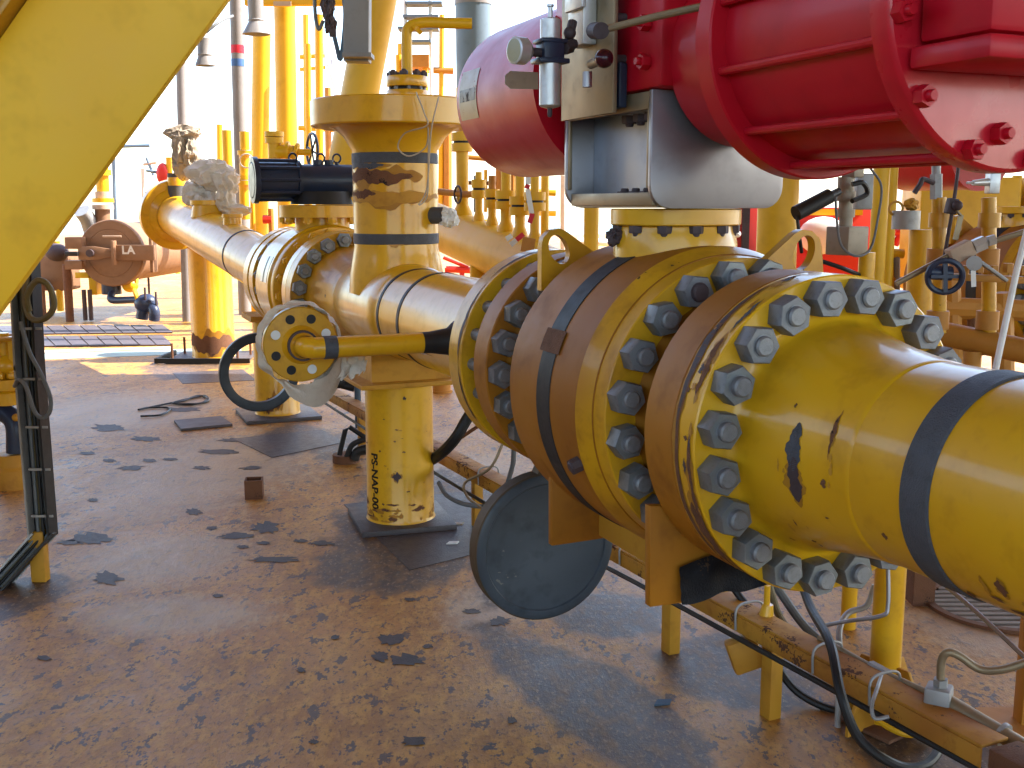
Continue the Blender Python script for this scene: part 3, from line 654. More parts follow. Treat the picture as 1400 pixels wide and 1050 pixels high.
    mb = MB(); a = P(803, 98, 2.69); mb.cyl(a, a - UP * .036, .0115, n=18); part(vb, 'plunger', mb, 'steel')
    mb = MB(); a = P(812, 42, 2.68); mb.cyl(a, P(822, 42, 2.60), .019, n=20); part(vb, 'port_nut', mb, 'bolt_dark')
    mb = MB(); mb.tube([P(820, 42, 2.62), P(900, 22, 2.55), P(990, 2, 2.45), P(1080, -25, 2.3)], .0085, 10); part(t, 'air_tube', mb, 'steel_dull')
paint('red_cap', (.52, .010, .024), (.46, .010, .02), chip=(.12, .02, .02), thr=.85, rough=.26, dirt=.4, sc_=6, bst=.15, coat=.3)
p = PF(.75); act = thing('valve_actuator', 'bright red piston actuator on a steel bracket above the big near valve', 'actuator', (p.x, p.y, ZA + .488), YAW)
build_actuator(act)
# second, parallel valve with its own actuator, behind on the right
Tn = EX * 3.97 + AX * 2.51
v2 = copy_tree(valve, None, Tn); v2['label'] = 'orange valve body of the parallel line at the right edge behind the risers'
act2 = thing('valve_actuator', 'second red actuator cylinder in the right background above the parallel line', 'actuator', (p.x, p.y, ZA + .488), YAW); build_actuator(act2, False)
act2.location = Vector(act2.location) + Tn
# ------------------------------------------------------------------ tee spool
t = pthing('tee_spool', 'yellow tee piece with tall upright neck and wide top flange in the middle', 'pipe', 3.33)
mb = MB(); mb.lathe([(1.458, .20), (1.458, .349), (1.462, .3525), (1.572, .3525), (1.576, .349), (1.578, .275), (1.62, .262), (1.72, .235), (1.86, .212), (1.90, .2095)], PF(0), AX, 96); fl = part(t, 'flange', mb, 'yellow_worn')
e1_, e2_, _a = frame(-AX)
for k in range(20):
    a = R(20 + 18 * k); mb = MB(); mb.cyl(PF(1.343, .309 * math.cos(a), .309 * math.sin(a)), PF(1.457, .309 * math.cos(a), .309 * math.sin(a)), .021, n=14); part(fl, 'stud', mb, 'stud')
for k, (a, b_, c_, d_) in enumerate(((1.475, 1.50, 96, 128), (1.465, 1.495, 140, 178), (1.47, 1.49, 186, 214))): chip(fl, rimp, a, b_, R(c_), R(d_), 'bolt_dark', 60 + k)
mb = MB(); mb.lathe([(1.90, .2095), (2.98, .2095), (3.0, .214), (3.02, .222), (3.10, .226), (3.60, .226), (3.66, .222), (3.72, .212), (3.80, .21)], PF(0), AX, 96, False); run = part(t, 'run_pipe', mb, 'yellow')
mb = MB(); mb.lathe([(3.80, .21), (3.95, .225), (4.10, .262), (4.195, .278), (4.197, .349), (4.20, .3525), (4.325, .3525), (4.328, .349), (4.328, .2)], PF(0), AX, 96, False); f2 = part(t, 'far_flange', mb, 'yellow_worn')
cbolts(f2, NUT, 4.197, .309, 20, R(9))
for a in (2.62, 2.93):
    mb = MB(); mb.lathe([(a, .2096), (a + .004, .2125), (a + .034, .2125), (a + .038, .2096)], PF(0), AX, 96, False); part(run, 'weld_wrap', mb, 'tape')
c3 = PF(3.33); c3 = Vector((c3.x, c3.y, 0))
nk = [(1.16, .232), (1.25, .226), (1.33, .212), (1.38, .2035), (1.80, .2035), (1.835, .2045), (1.90, .245), (1.935, .285), (1.942, .31)]
mb = MB(); mb.lathe(nk, c3, UP, 96, False); neck = part(t, 'upright_neck', mb, 'yellow')
mb = MB(); mb.lathe([(1.942, .28), (1.942, .388), (1.948, .394), (2.058, .394), (2.064, .388), (2.064, .001)], c3, UP, 96); top = part(t, 'top_flange', mb, 'yellow')
for a, b_ in ((1.395, 1.445), (1.772, 1.822)):
    mb = MB(); mb.lathe([(a, .2037), (a + .003, .2065), (b_ - .003, .2065), (b_, .2037)], c3, UP, 96, False); part(neck, 'weld_wrap', mb, 'wrap_grey')
ea = (Vector((1, 0, 0)), Vector((0, 1, 0)))
for k, (a, b_, c_, d_, m) in enumerate(((1.655, 1.765, 190, 300, 'rust'), (1.565, 1.66, 175, 335, 'yellow_rusty'), (1.735, 1.79, 188, 262, 'wrap_grey'), (1.60, 1.66, 195, 250, 'rust'), (1.385, 1.42, 255, 300, 'yellow_worn'))):
    chip(neck, [(1.38, .2037), (1.85, .2037)], a, b_, R(c_), R(d_), m, 80 + k, 'rust_patch', 30, c3, UP, ea)
mb = MB(); mb.cyl(c3 + Vector((.17, -.08, 1.53)), c3 + Vector((.245, -.12, 1.53)), .04, n=20); part(neck, 'side_stub', mb, 'wrap_grey')
chip(run, [(1.9, .2098), (3, .2098)], 2.25, 2.5, R(198), R(208), 'paper', 91, 'tape_strip', 14)
# drain branch with elbow and flange
sb = 1.93; b0 = PF(sb, -.19, .005); b1 = PF(sb, -.745, .005); ra = .038
mb = MB(); mb.tube([b0, b1 + EX * .07, b1 + EX * .02 + AX * .012, b1 + AX * .05, b1 + AX * .13], ra, 20, 8); br = part(t, 'drain_branch', mb, 'yellow')
mb = MB(); mb.lathe([(0, .085), (.03, .075), (.06, .05), (.13, .0395), (.16, .039)], b0 + EX * .02, -EX, 32, False); part(br, 'branch_wrap', mb, 'tape')
mb = MB(); mb.lathe([(.455, .0385), (.457, .041), (.50, .041), (.502, .0385)], b0, -EX, 28, False); part(br, 'tape_ring', mb, 'wrap_grey')
fo = b1 + AX * .12
mb = MB(); mb.lathe([(-.07, .04), (-.03, .052), (-.006, .07), (-.004, .131), (0, .135), (.026, .135), (.030, .131), (.030, .02)], fo, AX, 56, False); df = part(br, 'drain_flange', mb, 'yellow_worn')
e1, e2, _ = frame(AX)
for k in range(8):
    a = R(22 + 45 * k); q = fo + e1 * (.098 * math.cos(a)) + e2 * (.098 * math.sin(a)); mb = MB(); mb.cyl(q - AX * .0065, q + AX * .002, .017, n=16); part(t, 'bolt_hole', mb, 'white' if k % 3 == 0 else 'black')  # solid discs; white ones paint the bright background seen through the holes
mb = MB(); mb.ringed(fo - AX * .045, AX, .040, .055, .02, 28); part(t, 'flange_weld', mb, 'bolt_dark')
# paper wrapping on the drain flange
mb = MB()
def wrapf(a, b):
    t_ = 2 * math.pi * a; r = .142 + .020 * noise.noise(Vector((math.cos(t_) * 3, math.sin(t_) * 3, b * 2))) + .012 * b
    sag = .10 * max(0, math.cos(t_ - math.pi * 1.62)) ** 6 * b
    rr = r + sag; return fo + AX * (-.006 + .055 * b + .012 * noise.noise(Vector((t_, b * 4, 3)))) + e1 * (rr * math.cos(t_)) + e2 * (rr * math.sin(t_))
mb.grid(wrapf, 60, 6)
def rag(a, b): 
    n_ = noise.noise(Vector((a * 6, b * 6, 2))); n2_ = noise.noise(Vector((a * 14, b * 11, 5)))
    return fo + AX * (.05 + .03 * n_ + .015 * n2_) + EX * (.05 + .20 * a + .03 * n2_ * b) + UP * (-.03 - .15 * b * (1 - .45 * a) + .03 * n_ + .02 * n2_ * b)
mb.grid(rag, 18, 12)
single('paper_wrap', mb, 'paper', 'torn whitish paper wrapping behind the small drain flange', 'wrapping')
# small vent on the top flange
t = thing('vent_pipe', 'small yellow vent pipe with flanges standing on the top flange', 'pipe', c3 + Vector((.06, .05, 2.064)))
cv = c3 + Vector((.06, .05, 0)); 
for a, b_ in ((2.066, 2.12), (2.137, 2.185)):
    mb = MB(); mb.lathe([(a, .03), (a, .098), (a + .004, .1), (b_ - .004, .1), (b_, .098), (b_, .03)], cv, UP, 40); f_ = part(t, 'vent_flange', mb, 'yellow')
    if a > 2.1: bolts(f_, NUTS, cv + UP * b_, UP, .08, 8, .1)
mb = MB(); mb.lathe([(2.12, .075), (2.137, .075)], cv, UP, 32, False); part(t, 'gasket', mb, 'black')
for k in range(8):
    a = R(45 * k + 10); mb = MB(); mb.cyl(cv + Vector((.08 * math.cos(a), .08 * math.sin(a), 2.12)), cv + Vector((.08 * math.cos(a), .08 * math.sin(a), 2.137)), .009, n=8); part(t, 'stud', mb, 'stud')
mb = MB(); mb.tube([cv + UP * 2.18, cv + UP * 2.34, cv + Vector((.01, 0, 2.41)), cv + Vector((.08, 0, 2.435)), cv + Vector((.20, .02, 2.435)), cv + Vector((.31, .03, 2.435))], .026, 16); part(t, 'pipe', mb, 'yellow_far')
mb = MB(); mb.ringed(cv + Vector((.04, 0, 2.40)), (1, 0, 1), .028, .034, .02, 20); part(t, 'pipe_joint', mb, 'yellow')
# string tied round the top flange, wrapped stub cap
d_ = c3 + Vector((.14, -.40, 0))
mb = MB(); mb.tube([d_ + Vector((.0, 0, 2.07)), d_ + Vector((.035, -.006, 1.98)), d_ + Vector((.045, 0, 1.925)), d_ + Vector((-.06, .10, 1.90)), d_ + Vector((-.10, .16, 1.84)), d_ + Vector((-.05, .15, 1.80)), d_ + Vector((.03, .13, 1.84)), d_ + Vector((.05, .02, 1.92)), d_ + Vector((.04, .13, 1.75)), d_ + Vector((.03, .17, 1.62)), d_ + Vector((-.01, .18, 1.58)), d_ + Vector((.03, .17, 1.66)), d_ + Vector((.06, .05, 1.9)), d_ + Vector((.10, -.01, 2.05))], .0035, 6); single('string', mb, 'line_pale', 'pale string knotted and hanging from the wide top flange', 'string')
mb = MB(); mb.crumple(c3 + Vector((.265, -.135, 1.52)), (.048, .05, .055), .3, 4, 4); single('plastic_bag', mb, 'white', 'white plastic bag tied over the stub on the upright neck', 'bag')
# ------------------------------------------------------------------ second valve and black actuator
t = pthing('ball_valve', 'yellow ball valve behind the tee, under the dark blue actuator', 'valve', 4.95)
mb = MB(); mb.lathe([(4.331, .2), (4.331, .349), (4.335, .3525), (4.44, .3525), (4.444, .349), (4.45, .28), (4.60, .28)], PF(0), AX, 80); f_ = part(t, 'end_flange', mb, 'yellow')
mb = MB(); mb.lathe([(4.60, .28), (4.602, .365), (4.61, .37), (4.70, .37), (4.715, .383), (5.02, .383), (5.04, .37), (5.20, .37), (5.21, .28), (5.42, .28), (5.42, .349), (5.424, .3525), (5.57, .3525), (5.574, .349), (5.574, .2)], PF(0), AX, 80); bd = part(t, 'body', mb, 'yellow')
cbolts(f_, NUTY, 4.604, .335, 20, R(5)); cbolts(bd, NUTD, 5.42, .309, 20, R(9))
mb = MB(); mb.grid(lambda a, b: PF(4.76 + .2 * a, .3845 * math.cos(R(150 + 24 * b)), .3845 * math.sin(R(150 + 24 * b))), 4, 8); part(bd, 'tag_plate', mb, 'alu')
mb = MB(); mb.grid(lambda a, b: PF(4.85 + .03 * a, .3855 * math.cos(R(150 + 24 * b)), .3855 * math.sin(R(150 + 24 * b))), 2, 8); part(bd, 'tag_band', mb, 'black')
cz = PF(4.9); cz.z = 0
mb = MB(); mb.lathe([(1.36, .17), (1.50, .165), (1.505, .26), (1.575, .26), (1.58, .2)], cz, UP, 56); part(t, 'bonnet', mb, 'yellow')
bolts(t, NUTY, cz + UP * 1.505, -UP, .23, 10, .1)
t = thing('valve_actuator', 'dark blue black cylindrical actuator with eye bolts left of the upright neck', 'actuator', cz + UP * 1.585, YAW)
az = cz + UP * 1.725
mb = MB(); mb.cyl(cz + UP * 1.582, cz + UP * 1.66, .19, .17, 40); part(t, 'mounting_base', mb, 'black')
mb = MB(); mb.lathe([(-.42, .001), (-.42, .10), (-.40, .118), (-.385, .118), (-.38, .108), (-.16, .108), (-.155, .122), (-.135, .122), (-.13, .098), (.35, .098), (.36, .12), (.40, .12)], az, EX, 48); cy = part(t, 'cylinder', mb, 'blue_dark')
mb = MB(); mb.ringed(az - EX * .418, EX, .108, .138, .030, 40); part(t, 'end_cap_ring', mb, 'blue_dark')
for k in range(10):
    a = R(36 * k); e1, e2, _ = frame(EX); q = az + e1 * (.122 * math.cos(a)) + e2 * (.122 * math.sin(a)); mb = MB(); mb.cyl(q - EX * .415, q - EX * .15, .010, n=8); part(t, 'tie_bolt', mb, 'blue_dark')
for dx in (-.17, .0, .1):
    mb = MB(); mb.torus(az + EX * dx + UP * .135, Vector((.3, .95, 0)), .026, .006, 24, 8); mb.cyl(az + EX * dx + UP * .09, az + EX * dx + UP * .115, .014, n=10); part(t, 'eye_bolt', mb, 'blue_dark')
for dx in (-.02, .05): 
    mb = MB(); mb.cyl(az + EX * dx + UP * .08, az + EX * dx + UP * .125, .028, n=16); part(t, 'boss', mb, 'blue_dark')
# ring half of the second spectacle blind
o = PF(5.60, -.30, -.62); mb = MB(); mb.lathe([(-.024, .205), (-.028, .212), (-.028, .262), (-.022, .268), (.022, .268), (.028, .262), (.028, .212), (.024, .205)], o, AX, 80, False, True)
single('spectacle_ring', mb, 'blind_steel', 'open dark steel ring hanging left of the middle column', 'ring')
# ------------------------------------------------------------------ far pipe spool with a bend
t = pthing('pipe_spool', 'far end of the yellow line bending up to a wide end flange', 'pipe', 7.0)
mb = MB(); mb.lathe([(5.63, .2), (5.63, .349), (5.634, .3525), (5.80, .3525), (5.804, .349), (5.806, .285), (5.90, .26), (6.05, .225), (6.10, .215)], PF(0), AX, 80, False); part(t, 'flange', mb, 'yellow')
E0 = P(239, 293, 11.2); B0 = PF(6.45); dr = (E0 - B0).normalized()
mb = MB(); mb.tube([PF(6.08), PF(6.2), PF(6.38), B0 + dr * .12, B0 + dr * .4, B0 + dr * 1.2, E0 - dr * .1, E0], .206, 48, 8); pz = part(t, 'pipe', mb, 'yellow')
mb = MB(); mb.lathe([(-.16, .21), (-.12, .25), (-.09, .27), (-.085, .345), (-.08, .349), (.02, .349), (.025, .345), (.025, .001)], E0, dr, 72, False); part(t, 'end_flange', mb, 'yellow')
for k in (.1, .55):
    mb = MB(); q = PF(6.1) if k < .3 else B0 + dr * .75
    mb.lathe([(0, .206), (.004, .2095), (.03, .2095), (.034, .206)], q, AX if k < .3 else dr, 56, False); part(t, 'weld_wrap', mb, 'tape')
mb = MB(); mb.tube([E0 - dr * .15 + UP * .17, E0 - dr * .15 + UP * .42], .085, 24); st1 = part(t, 'stub', mb, 'wrap_grey')
mb = MB(); mb.lathe([(.30, .087), (.34, .089), (.345, .089), (.38, .087)], E0 - dr * .15, UP, 28, False); part(st1, 'stub_ring', mb, 'yellow')
mb = MB(); q = B0 + dr * 2.0; mb.lathe([(.15, .16), (.26, .14), (.262, .16), (.30, .16), (.302, .10)], q, UP, 32); part(t, 'branch_stub', mb, 'yellow')
mb = MB(); q2 = B0 + dr * 1.2; mb.lathe([(.15, .08), (.25, .075), (.252, .085), (.28, .085)], q2, UP, 24); part(t, 'branch_stub', mb, 'yellow')
# sack wrappings on those stubs
def sack(name, parts_, mat, label):
    mb = MB()
    for i, (px, py, Y, wx, wy) in enumerate(parts_):
        mb.crumple(P(px, py, Y), (W(wx, Y), W((wx + wy) / 2, Y) * .8, W(wy, Y)), .26, i + len(label), 4, 1.5)
    return single(name, mb, mat, label, 'wrapping', ang=18)
sack('sack_wrapping', [(252, 182, 10.9, 26, 13), (248, 205, 10.9, 14, 30), (262, 215, 10.85, 13, 26), (250, 225, 10.9, 14, 22)], 'burlap', 'tall brown sack tied over the stub at the far pipe end')
sack('sack_wrapping', [(292, 240, 10.0, 36, 22), (310, 250, 9.9, 19, 20), (270, 265, 10.1, 24, 20), (283, 283, 10.0, 24, 24), (309, 272, 9.9, 13, 22), (322, 287, 9.9, 22, 9)], 'paper', 'crumpled pale cloth bundle wrapped round the far pipe fittings')
# ------------------------------------------------------------------ support columns
def column(label, x, y, r, ztop, yaw, plate, mat='yellow', group='round support columns under the line'):
    t = thing('support_column', label, 'column', (x, y, 0), yaw, group)
    mb = MB(); mb.lathe([(.028, r + .006), (.034, r + .004), (.045, r), (ztop, r)], (x, y, 0), UP, 64); sh = part(t, 'shaft', mb, mat)
    rz = Matrix.Rotation(yaw, 3, 'Z')
    mb = MB(); mb.box((x, y, .014), (plate, plate, .028), rz, .003); part(t, 'base_plate', mb, 'deck_steel')
    return t, sh
t1, sh = column('thick yellow support column with black stencilled code under the tee', c3.x, c3.y, .168, .735, YAW - R(6), .47)
mb = MB(); mb.pbox(3.02, 3.50, -.27, .27, -.347, -.325, .003); mb.pbox(3.10, 3.40, -.20, .20, -.325, -.20); part(t1, 'saddle', mb, 'yellow_rusty')
for k, (a, b_, c_, d_, m) in enumerate(((.24, .30, 262, 278, 'bolt_dark'), (.645, .672, 282, 288, 'bolt_dark'), (.50, .51, 268, 275, 'rust'), (.44, .455, 266, 270, 'rust'), (.55, .56, 248, 252, 'rust'))):
    chip(sh, [(0, .1685), (1, .1685)], a, b_, R(c_), R(d_), m, 120 + k, 'paint_chip', 18, Vector((c3.x, c3.y, 0)), UP, ea)
kw = dict(o=Vector((c3.x, c3.y, 0)), axis=UP, e=ea)
scatter(sh, [(0, .1685), (1, .1685)], .035, .13, R(185), R(355), 34, .034, ['rust_halo', 'yellow_rusty', 'rust', 'rust_halo'], 44, **kw)
scatter(sh, [(0, .1685), (1, .1685)], .14, .72, R(185), R(355), 22, .012, ['rust', 'yellow_rusty'], 45, **kw)
def text_mesh(s, size):
    cu = bpy.data.curves.new('lettering', 'FONT'); cu.body = s; cu.size = size; cu.resolution_u = 3; cu.offset = size * .035
    ob = bpy.data.objects.new('lettering', cu); col.objects.link(ob)
    me = bpy.data.meshes.new_from_object(ob.evaluated_get(bpy.context.evaluated_depsgraph_get()))
    bpy.data.objects.remove(ob); bpy.data.curves.remove(cu); return me
def put_text(par, me, fn, mat):
    for v in me.vertices: v.co = fn(v.co)
    me.transform(MW[root(par)].inverted()); me.materials.clear(); me.materials.append(M_[mat])
    o = bpy.data.objects.new('lettering', me); col.objects.link(o); o.parent = par; return o
me = text_mesh('PS-NAP-00', .062)
put_text(sh, me, lambda v: Vector((c3.x + .1695 * math.cos(R(221) + v.y / .1695), c3.y + .1695 * math.sin(R(221) + v.y / .1695), .38 - v.x)), 'ink')
q = FL(380, 572); t3, sh3 = column('yellow support column behind the hanging steel ring', q.x - .02, q.y + .1, .165, .74, YAW, .55)
mb = MB(); mb.box((q.x - .02, q.y + .1, .76), (.42, .42, .04), Matrix.Rotation(YAW, 3, 'Z')); part(t3, 'saddle', mb, 'yellow_rusty')
chip(sh3, [(0, .1655), (1, .1655)], .03, .2, R(240), R(290), 'rust', 140, 'rust_patch', 20, Vector((q.x - .02, q.y + .1, 0)), UP, ea)
q = FL(289, 492); qx, qy = q.x, q.y + .1
t2, sh2 = column('yellow support column on a bolted base below the far pipe end', qx, qy, .215, 1.16, R(4), .80)
chip(sh2, [(0, .2155), (1, .2155)], .03, .34, R(190), R(350), 'rust', 141, 'rust_patch', 30, Vector((qx, qy, 0)), UP, ea)
for dx, dy in ((-.33, -.33), (.33, -.33), (.36, .1), (-.36, .2)):
    mb = MB(); mb.cyl((qx + dx, qy + dy, .02), (qx + dx, qy + dy, .20), .013, n=8); part(t2, 'anchor_bolt', mb, 'rust')
mb = MB(); mb.box((qx, qy - .42, .035), (.95, .03, .05)); mb.box((qx - .47, qy - .1, .035), (.03, .65, .05)); part(t2, 'base_angle', mb, 'black')
# ------------------------------------------------------------------ diagonal brace, upper left
Yb = 3.3
a0 = P(-160, 455, Yb); a1 = P(300, -190, Yb)
dirb = (a1 - a0).normalized()
t = thing('diagonal_brace', 'broad flat yellow diagonal brace crossing the upper left corner', 'brace', (a0.x, a0.y, 0))
nrm = dirb.cross(Vector((0, 1, 0))).normalized()
if nrm.x > 0: nrm = -nrm
e0 = P(0, 425, Yb); e0 = e0 - dirb * 1.2
wb = W(205, Yb) * 1.0
mb = MB(); o1 = e0 + nrm * wb / 2
Mb = Matrix((nrm, Vector((0, 1, 0)), dirb)).transposed()
mb.box(o1 + dirb * 1.6 + Vector((0, .02, 0)), (wb, .04, 3.6), Mb, .008); mb.box(o1 + dirb * 1.6 + Vector((0, .19, 0)), (.03, .296, 3.6), Mb); part(t, 'box_section', mb, 'yellow_flat')
mb = MB(); mb.box(o1 + dirb * 1.6 + nrm * (wb / 2 + .016) + Vector((0, .17, 0)), (.02, .46, 3.6), Mb, .003); part(t, 'edge_flange', mb, 'yellow_worn')
mb = MB(); mb.box(o1 + dirb * 1.6 + nrm * (wb / 2 + .28) + Vector((0, .36, 0)), (.5, .10, 3.6), Mb, .003); part(t, 'gusset_plate', mb, 'yellow_rusty')  # second beam behind the brace; its brown stands in for the shaded corner
# ------------------------------------------------------------------ cable tray at left
Yt = 4.5
t = thing('cable_tray', 'dark upright cable tray with a kinked foot at the left edge', 'cable tray', FL(52, 797))
pts_c = [P(38, 300, Yt), P(48, 500, Yt), P(66, 728, Yt), P(-60, 868, Yt - .15)]
off = lambda l, dx, dy, dz=0: [p + Vector((dx, dy, dz)) for p in l]
def rail(l, w_, h_):
    mb = MB()
    for a, b_ in zip(l[:-1], l[1:]): mb.beam(a - (b_ - a).normalized() * .01, b_ + (b_ - a).normalized() * .01, w_, h_, (0, 1, 0))
    return mb
part(t, 'side_rail', rail(off(pts_c, -.052, -.03), .008, .09), 'galv'); part(t, 'side_rail', rail(off(pts_c, .032, -.03), .008, .09), 'black')
part(t, 'tray_back', rail(off(pts_c, -.01, .02), .078, .006), 'galv')
for k in range(6):
    mb = MB(); dx = -.042 + .013 * k; mb.tube([p + Vector((dx + .004 * math.sin(k + i), -.02 - .012 * (k % 2), 0)) for i, p in enumerate(pts_c)], .0075, 8, 5, False); part(t, 'cable', mb, ['cable_black', 'cable_grey', 'cable_tan'][k % 3])
for py in (447, 515, 580, 637, 700):
    q = P(40 + (py - 300) * .062 + 4, py, Yt); mb = MB(); mb.box(q + Vector((-.008, -.062, 0)), (.092, .004, .010)); part(t, 'cable_tie', mb, 'galv')
mb = MB(); q = FL(52, 797); mb.box((q.x, q.y + .03, .11), (.062, .05, .22), None, .003); part(t, 'foot_post', mb, 'yellow_rusty')
mb = MB(); mb.tube([P(40, 425, 4.4), P(37, 405, 4.38), P(50, 384, 4.36), P(66, 390, 4.36), P(74, 415, 4.36), P(66, 432, 4.36), P(50, 438, 4.38), P(38, 428, 4.4), P(34, 395, 4.42), P(42, 360, 4.44)], .0125, 10); single('cable_loop', mb, 'cable_tan', 'tan cable coiled in a loop on top of the cable tray', 'cable')
mb = MB(); mb.tube([P(28, 440, 4.4), P(40, 480, 4.38), P(58, 515, 4.36), P(69, 545, 4.36), P(67, 565, 4.36), P(56, 571, 4.36), P(46, 560, 4.36), P(36, 530, 4.36), P(26, 519, 4.38), P(20, 528, 4.42)], .0085, 8); single('cable_loop', mb, 'cable_grey', 'grey cable drooping in a long loop halfway down the tray', 'cable')
# ------------------------------------------------------------------ yellow valve at the left edge
Yl = 6.05; q = FL(8, 668)
t = thing('globe_valve', 'small yellow valve with dark pipe elbow at the left picture edge', 'valve', q)
cl = Vector((P(12, 560, Yl).x, Yl, 0)); zz = lambda py: P(12, py, Yl).z
mb = MB(); mb.lathe([(.0, .10), (zz(640), .10), (zz(636), .085), (zz(620), .08)], cl, UP, 32); part(t, 'base_flange', mb, 'yellow_rusty')
mb = MB(); mb.lathe([(zz(553), .06), (zz(551), .098), (zz(535), .098), (zz(533), .085), (zz(531), .098), (zz(517), .098), (zz(515), .06)], cl, UP, 36); part(t, 'body_flange', mb, 'yellow')
mb = MB(); mb.sphere(cl + UP * zz(500), .075, (1.2, 1, .9)); mb.cyl(cl + UP * zz(505), cl + UP * zz(455), .03); part(t, 'body', mb, 'yellow')
mb = MB(); mb.beam(cl + Vector((.055, -.03, zz(505))), cl + Vector((.055, -.03, zz(465))), .025, .03); mb.beam(cl + Vector((-.075, -.03, zz(505))), cl + Vector((-.055, -.03, zz(465))), .025, .03); mb.box(cl + UP * zz(463) + Vector((0, -.03, 0)), (.14, .05, .03), None, .004); part(t, 'yoke', mb, 'yellow')
mb = MB(); mb.torus(cl + UP * zz(462), UP, .085, .010); part(t, 'handwheel', mb, 'yellow_rusty')
mb = MB(); mb.tube([cl + Vector((-.22, .1, zz(568))), cl + Vector((-.05, .04, zz(566))), cl + Vector((.03, 0, zz(580))), cl + Vector((.03, -.01, zz(618)))], .055, 20); part(t, 'elbow', mb, 'blue_dark')
mb = MB(); mb.sphere(cl + Vector((.065, -.06, zz(568))), .022); part(t, 'plug', mb, 'yellow_rusty')
bolts(t, NUTY, cl + UP * zz(515), UP, .082, 8)
# ------------------------------------------------------------------ small things on the deck
q = FL(348, 680); t = thing('pipe_stub', 'short rusty square steel stub standing alone on the deck', 'stub', q, R(8))
z1 = .105; rz = Matrix.Rotation(R(8), 3, 'Z')
for dx, dy, sx, sy in ((0, -.042, .095, .008), (0, .042, .095, .008), (-.0435, 0, .008, .0758), (.0435, 0, .008, .0758)):
    mb = MB(); mb.box(q + rz @ Vector((dx, dy, z1 / 2)), (sx, sy, z1), rz); part(t, 'wall', mb, 'rust')
mb = MB(); pp_ = [FL(238, 578), FL(302, 572), FL(318, 583), FL(248, 590)]
a = [mb.bm.verts.new((p.x, p.y, .02)) for p in pp_]; b2 = [mb.bm.verts.new((p.x, p.y, .003)) for p in pp_]; mb.face(a); mb.face(b2[::-1])
for k in range(4): mb.face((a[k], b2[k], b2[(k + 1) % 4], a[(k + 1) % 4]))
single('steel_plate', mb, 'deck_dark', 'flat dark steel plate lying on the deck left of the ring', 'plate', ang=0)
def fz(px, py, z=.012): return FL(px, py, z)
mb = MB(); mb.tube([fz(192, 569), fz(220, 567), fz(232, 558), fz(205, 557), fz(190, 560), fz(228, 552), fz(250, 548), fz(270, 541), fz(283, 544), fz(275, 551), fz(255, 552), fz(236, 551), fz(258, 545), fz(280, 541), fz(284, 548), fz(262, 553), fz(240, 552)], .008, 6); single('wire_bundle', mb, 'cable_black', 'loose bundle of dark wire lying on the deck', 'wire')
for i, (px, py, lab) in enumerate(((625, 716, 'pale wood chip beside the column base plate'), (618, 742, 'small white scrap in front of the column base'), (905, 960, 'blue scrap on the deck left of the yellow rail'))):
    q = FL(px, py, .006); mb = MB(); mb.prism([(-.03, -.012), (.02, -.018), (.035, .006), (-.01, .016)], q, (1, .2, .05), (-.2, 1, .08), .006); single('scrap', mb, ['line_pale', 'white', 'hose_blue', 'white'][i], lab, 'scrap', ang=0)
# ------------------------------------------------------------------ cable channel and pipes under the valve
def px_tube(par, name, pts, wpx, mat, n=10, smooth=True, sub=6):
    mb = MB(); pp_ = [P(*p) for p in pts]; mb.tube(pp_, W(wpx, sum(p[2] for p in pts) / len(pts)) / 2, n, sub, smooth); return part(par, name, mb, mat)
def one_tube(name, pts, wpx, mat, label, cat, group=None, smooth=True, n=10):
    mb = MB(); mb.tube([P(*p) for p in pts], W(wpx, sum(p[2] for p in pts) / len(pts)) / 2, n, 7, smooth)
    return single(name, mb, mat, label, cat, group)
def vc(par, name, px, y0, y1, Y, wpx, mat, w1=None, n=24, px1=None, bev=True):
    a = P(px, y1, Y); b = P(px1 if px1 is not None else px, y0, Y)
    if px1 is None: b.x = a.x
    mb = MB(); mb.cyl(a, b, W(w1 if w1 else wpx, Y) / 2, W(wpx, Y) / 2, n); return part(par, name, mb, mat)
zc = .30
c0 = FL(424, 523, zc); c1 = FL(1342, 1021, zc); dc = (c1 - c0).normalized(); sc_ = Vector((dc.y, -dc.x, 0))
if sc_.x > 0: sc_ = -sc_
c2 = c1 + dc * .28
t = thing('cable_channel', 'long yellow angle rail running low beside the pipe line', 'rail', FL(905, 920), math.atan2(dc.y, dc.x))
mb = MB(); mb.beam(c0 - sc_ * .045, c1 - sc_ * .045, .09, .008, UP, .001); part(t, 'top_plate', mb, 'rail_rust')
mb = MB(); mb.beam(c0 - UP * .03, c1 - UP * .03, .008, .052, UP, .001); part(t, 'side_plate', mb, 'rail_rust')
mb = MB(); mb.beam(c1 + dc * .02 - sc_ * .05 - UP * .02, c2 - sc_ * .05 - UP * .02, .10, .05, UP, .004); part(t, 'end_plate', mb, 'rust')
def along(px):                    # point of the rail seen at photo column px
    best = None
    for k in range(401):
        q = c0 + (c1 - c0) * k / 400; d = q; x = 700 + FPX * d.x / (d.y * _c - (d.z - CAM_H) * _s)
        if best is None or abs(x - px) < best[0]: best = (abs(x - px), q)
    return best[1]
for px, wd in ((905, .055), (485, .05), (640, .045), (1040, .05)):
    q = along(px) - sc_ * .045; mb = MB(); mb.box((q.x, q.y, (zc - .006) / 2), (wd, .045, zc - .006), Matrix.Rotation(math.atan2(dc.y, dc.x), 3, 'Z'), .002); part(t, 'post', mb, 'yellow_rusty')
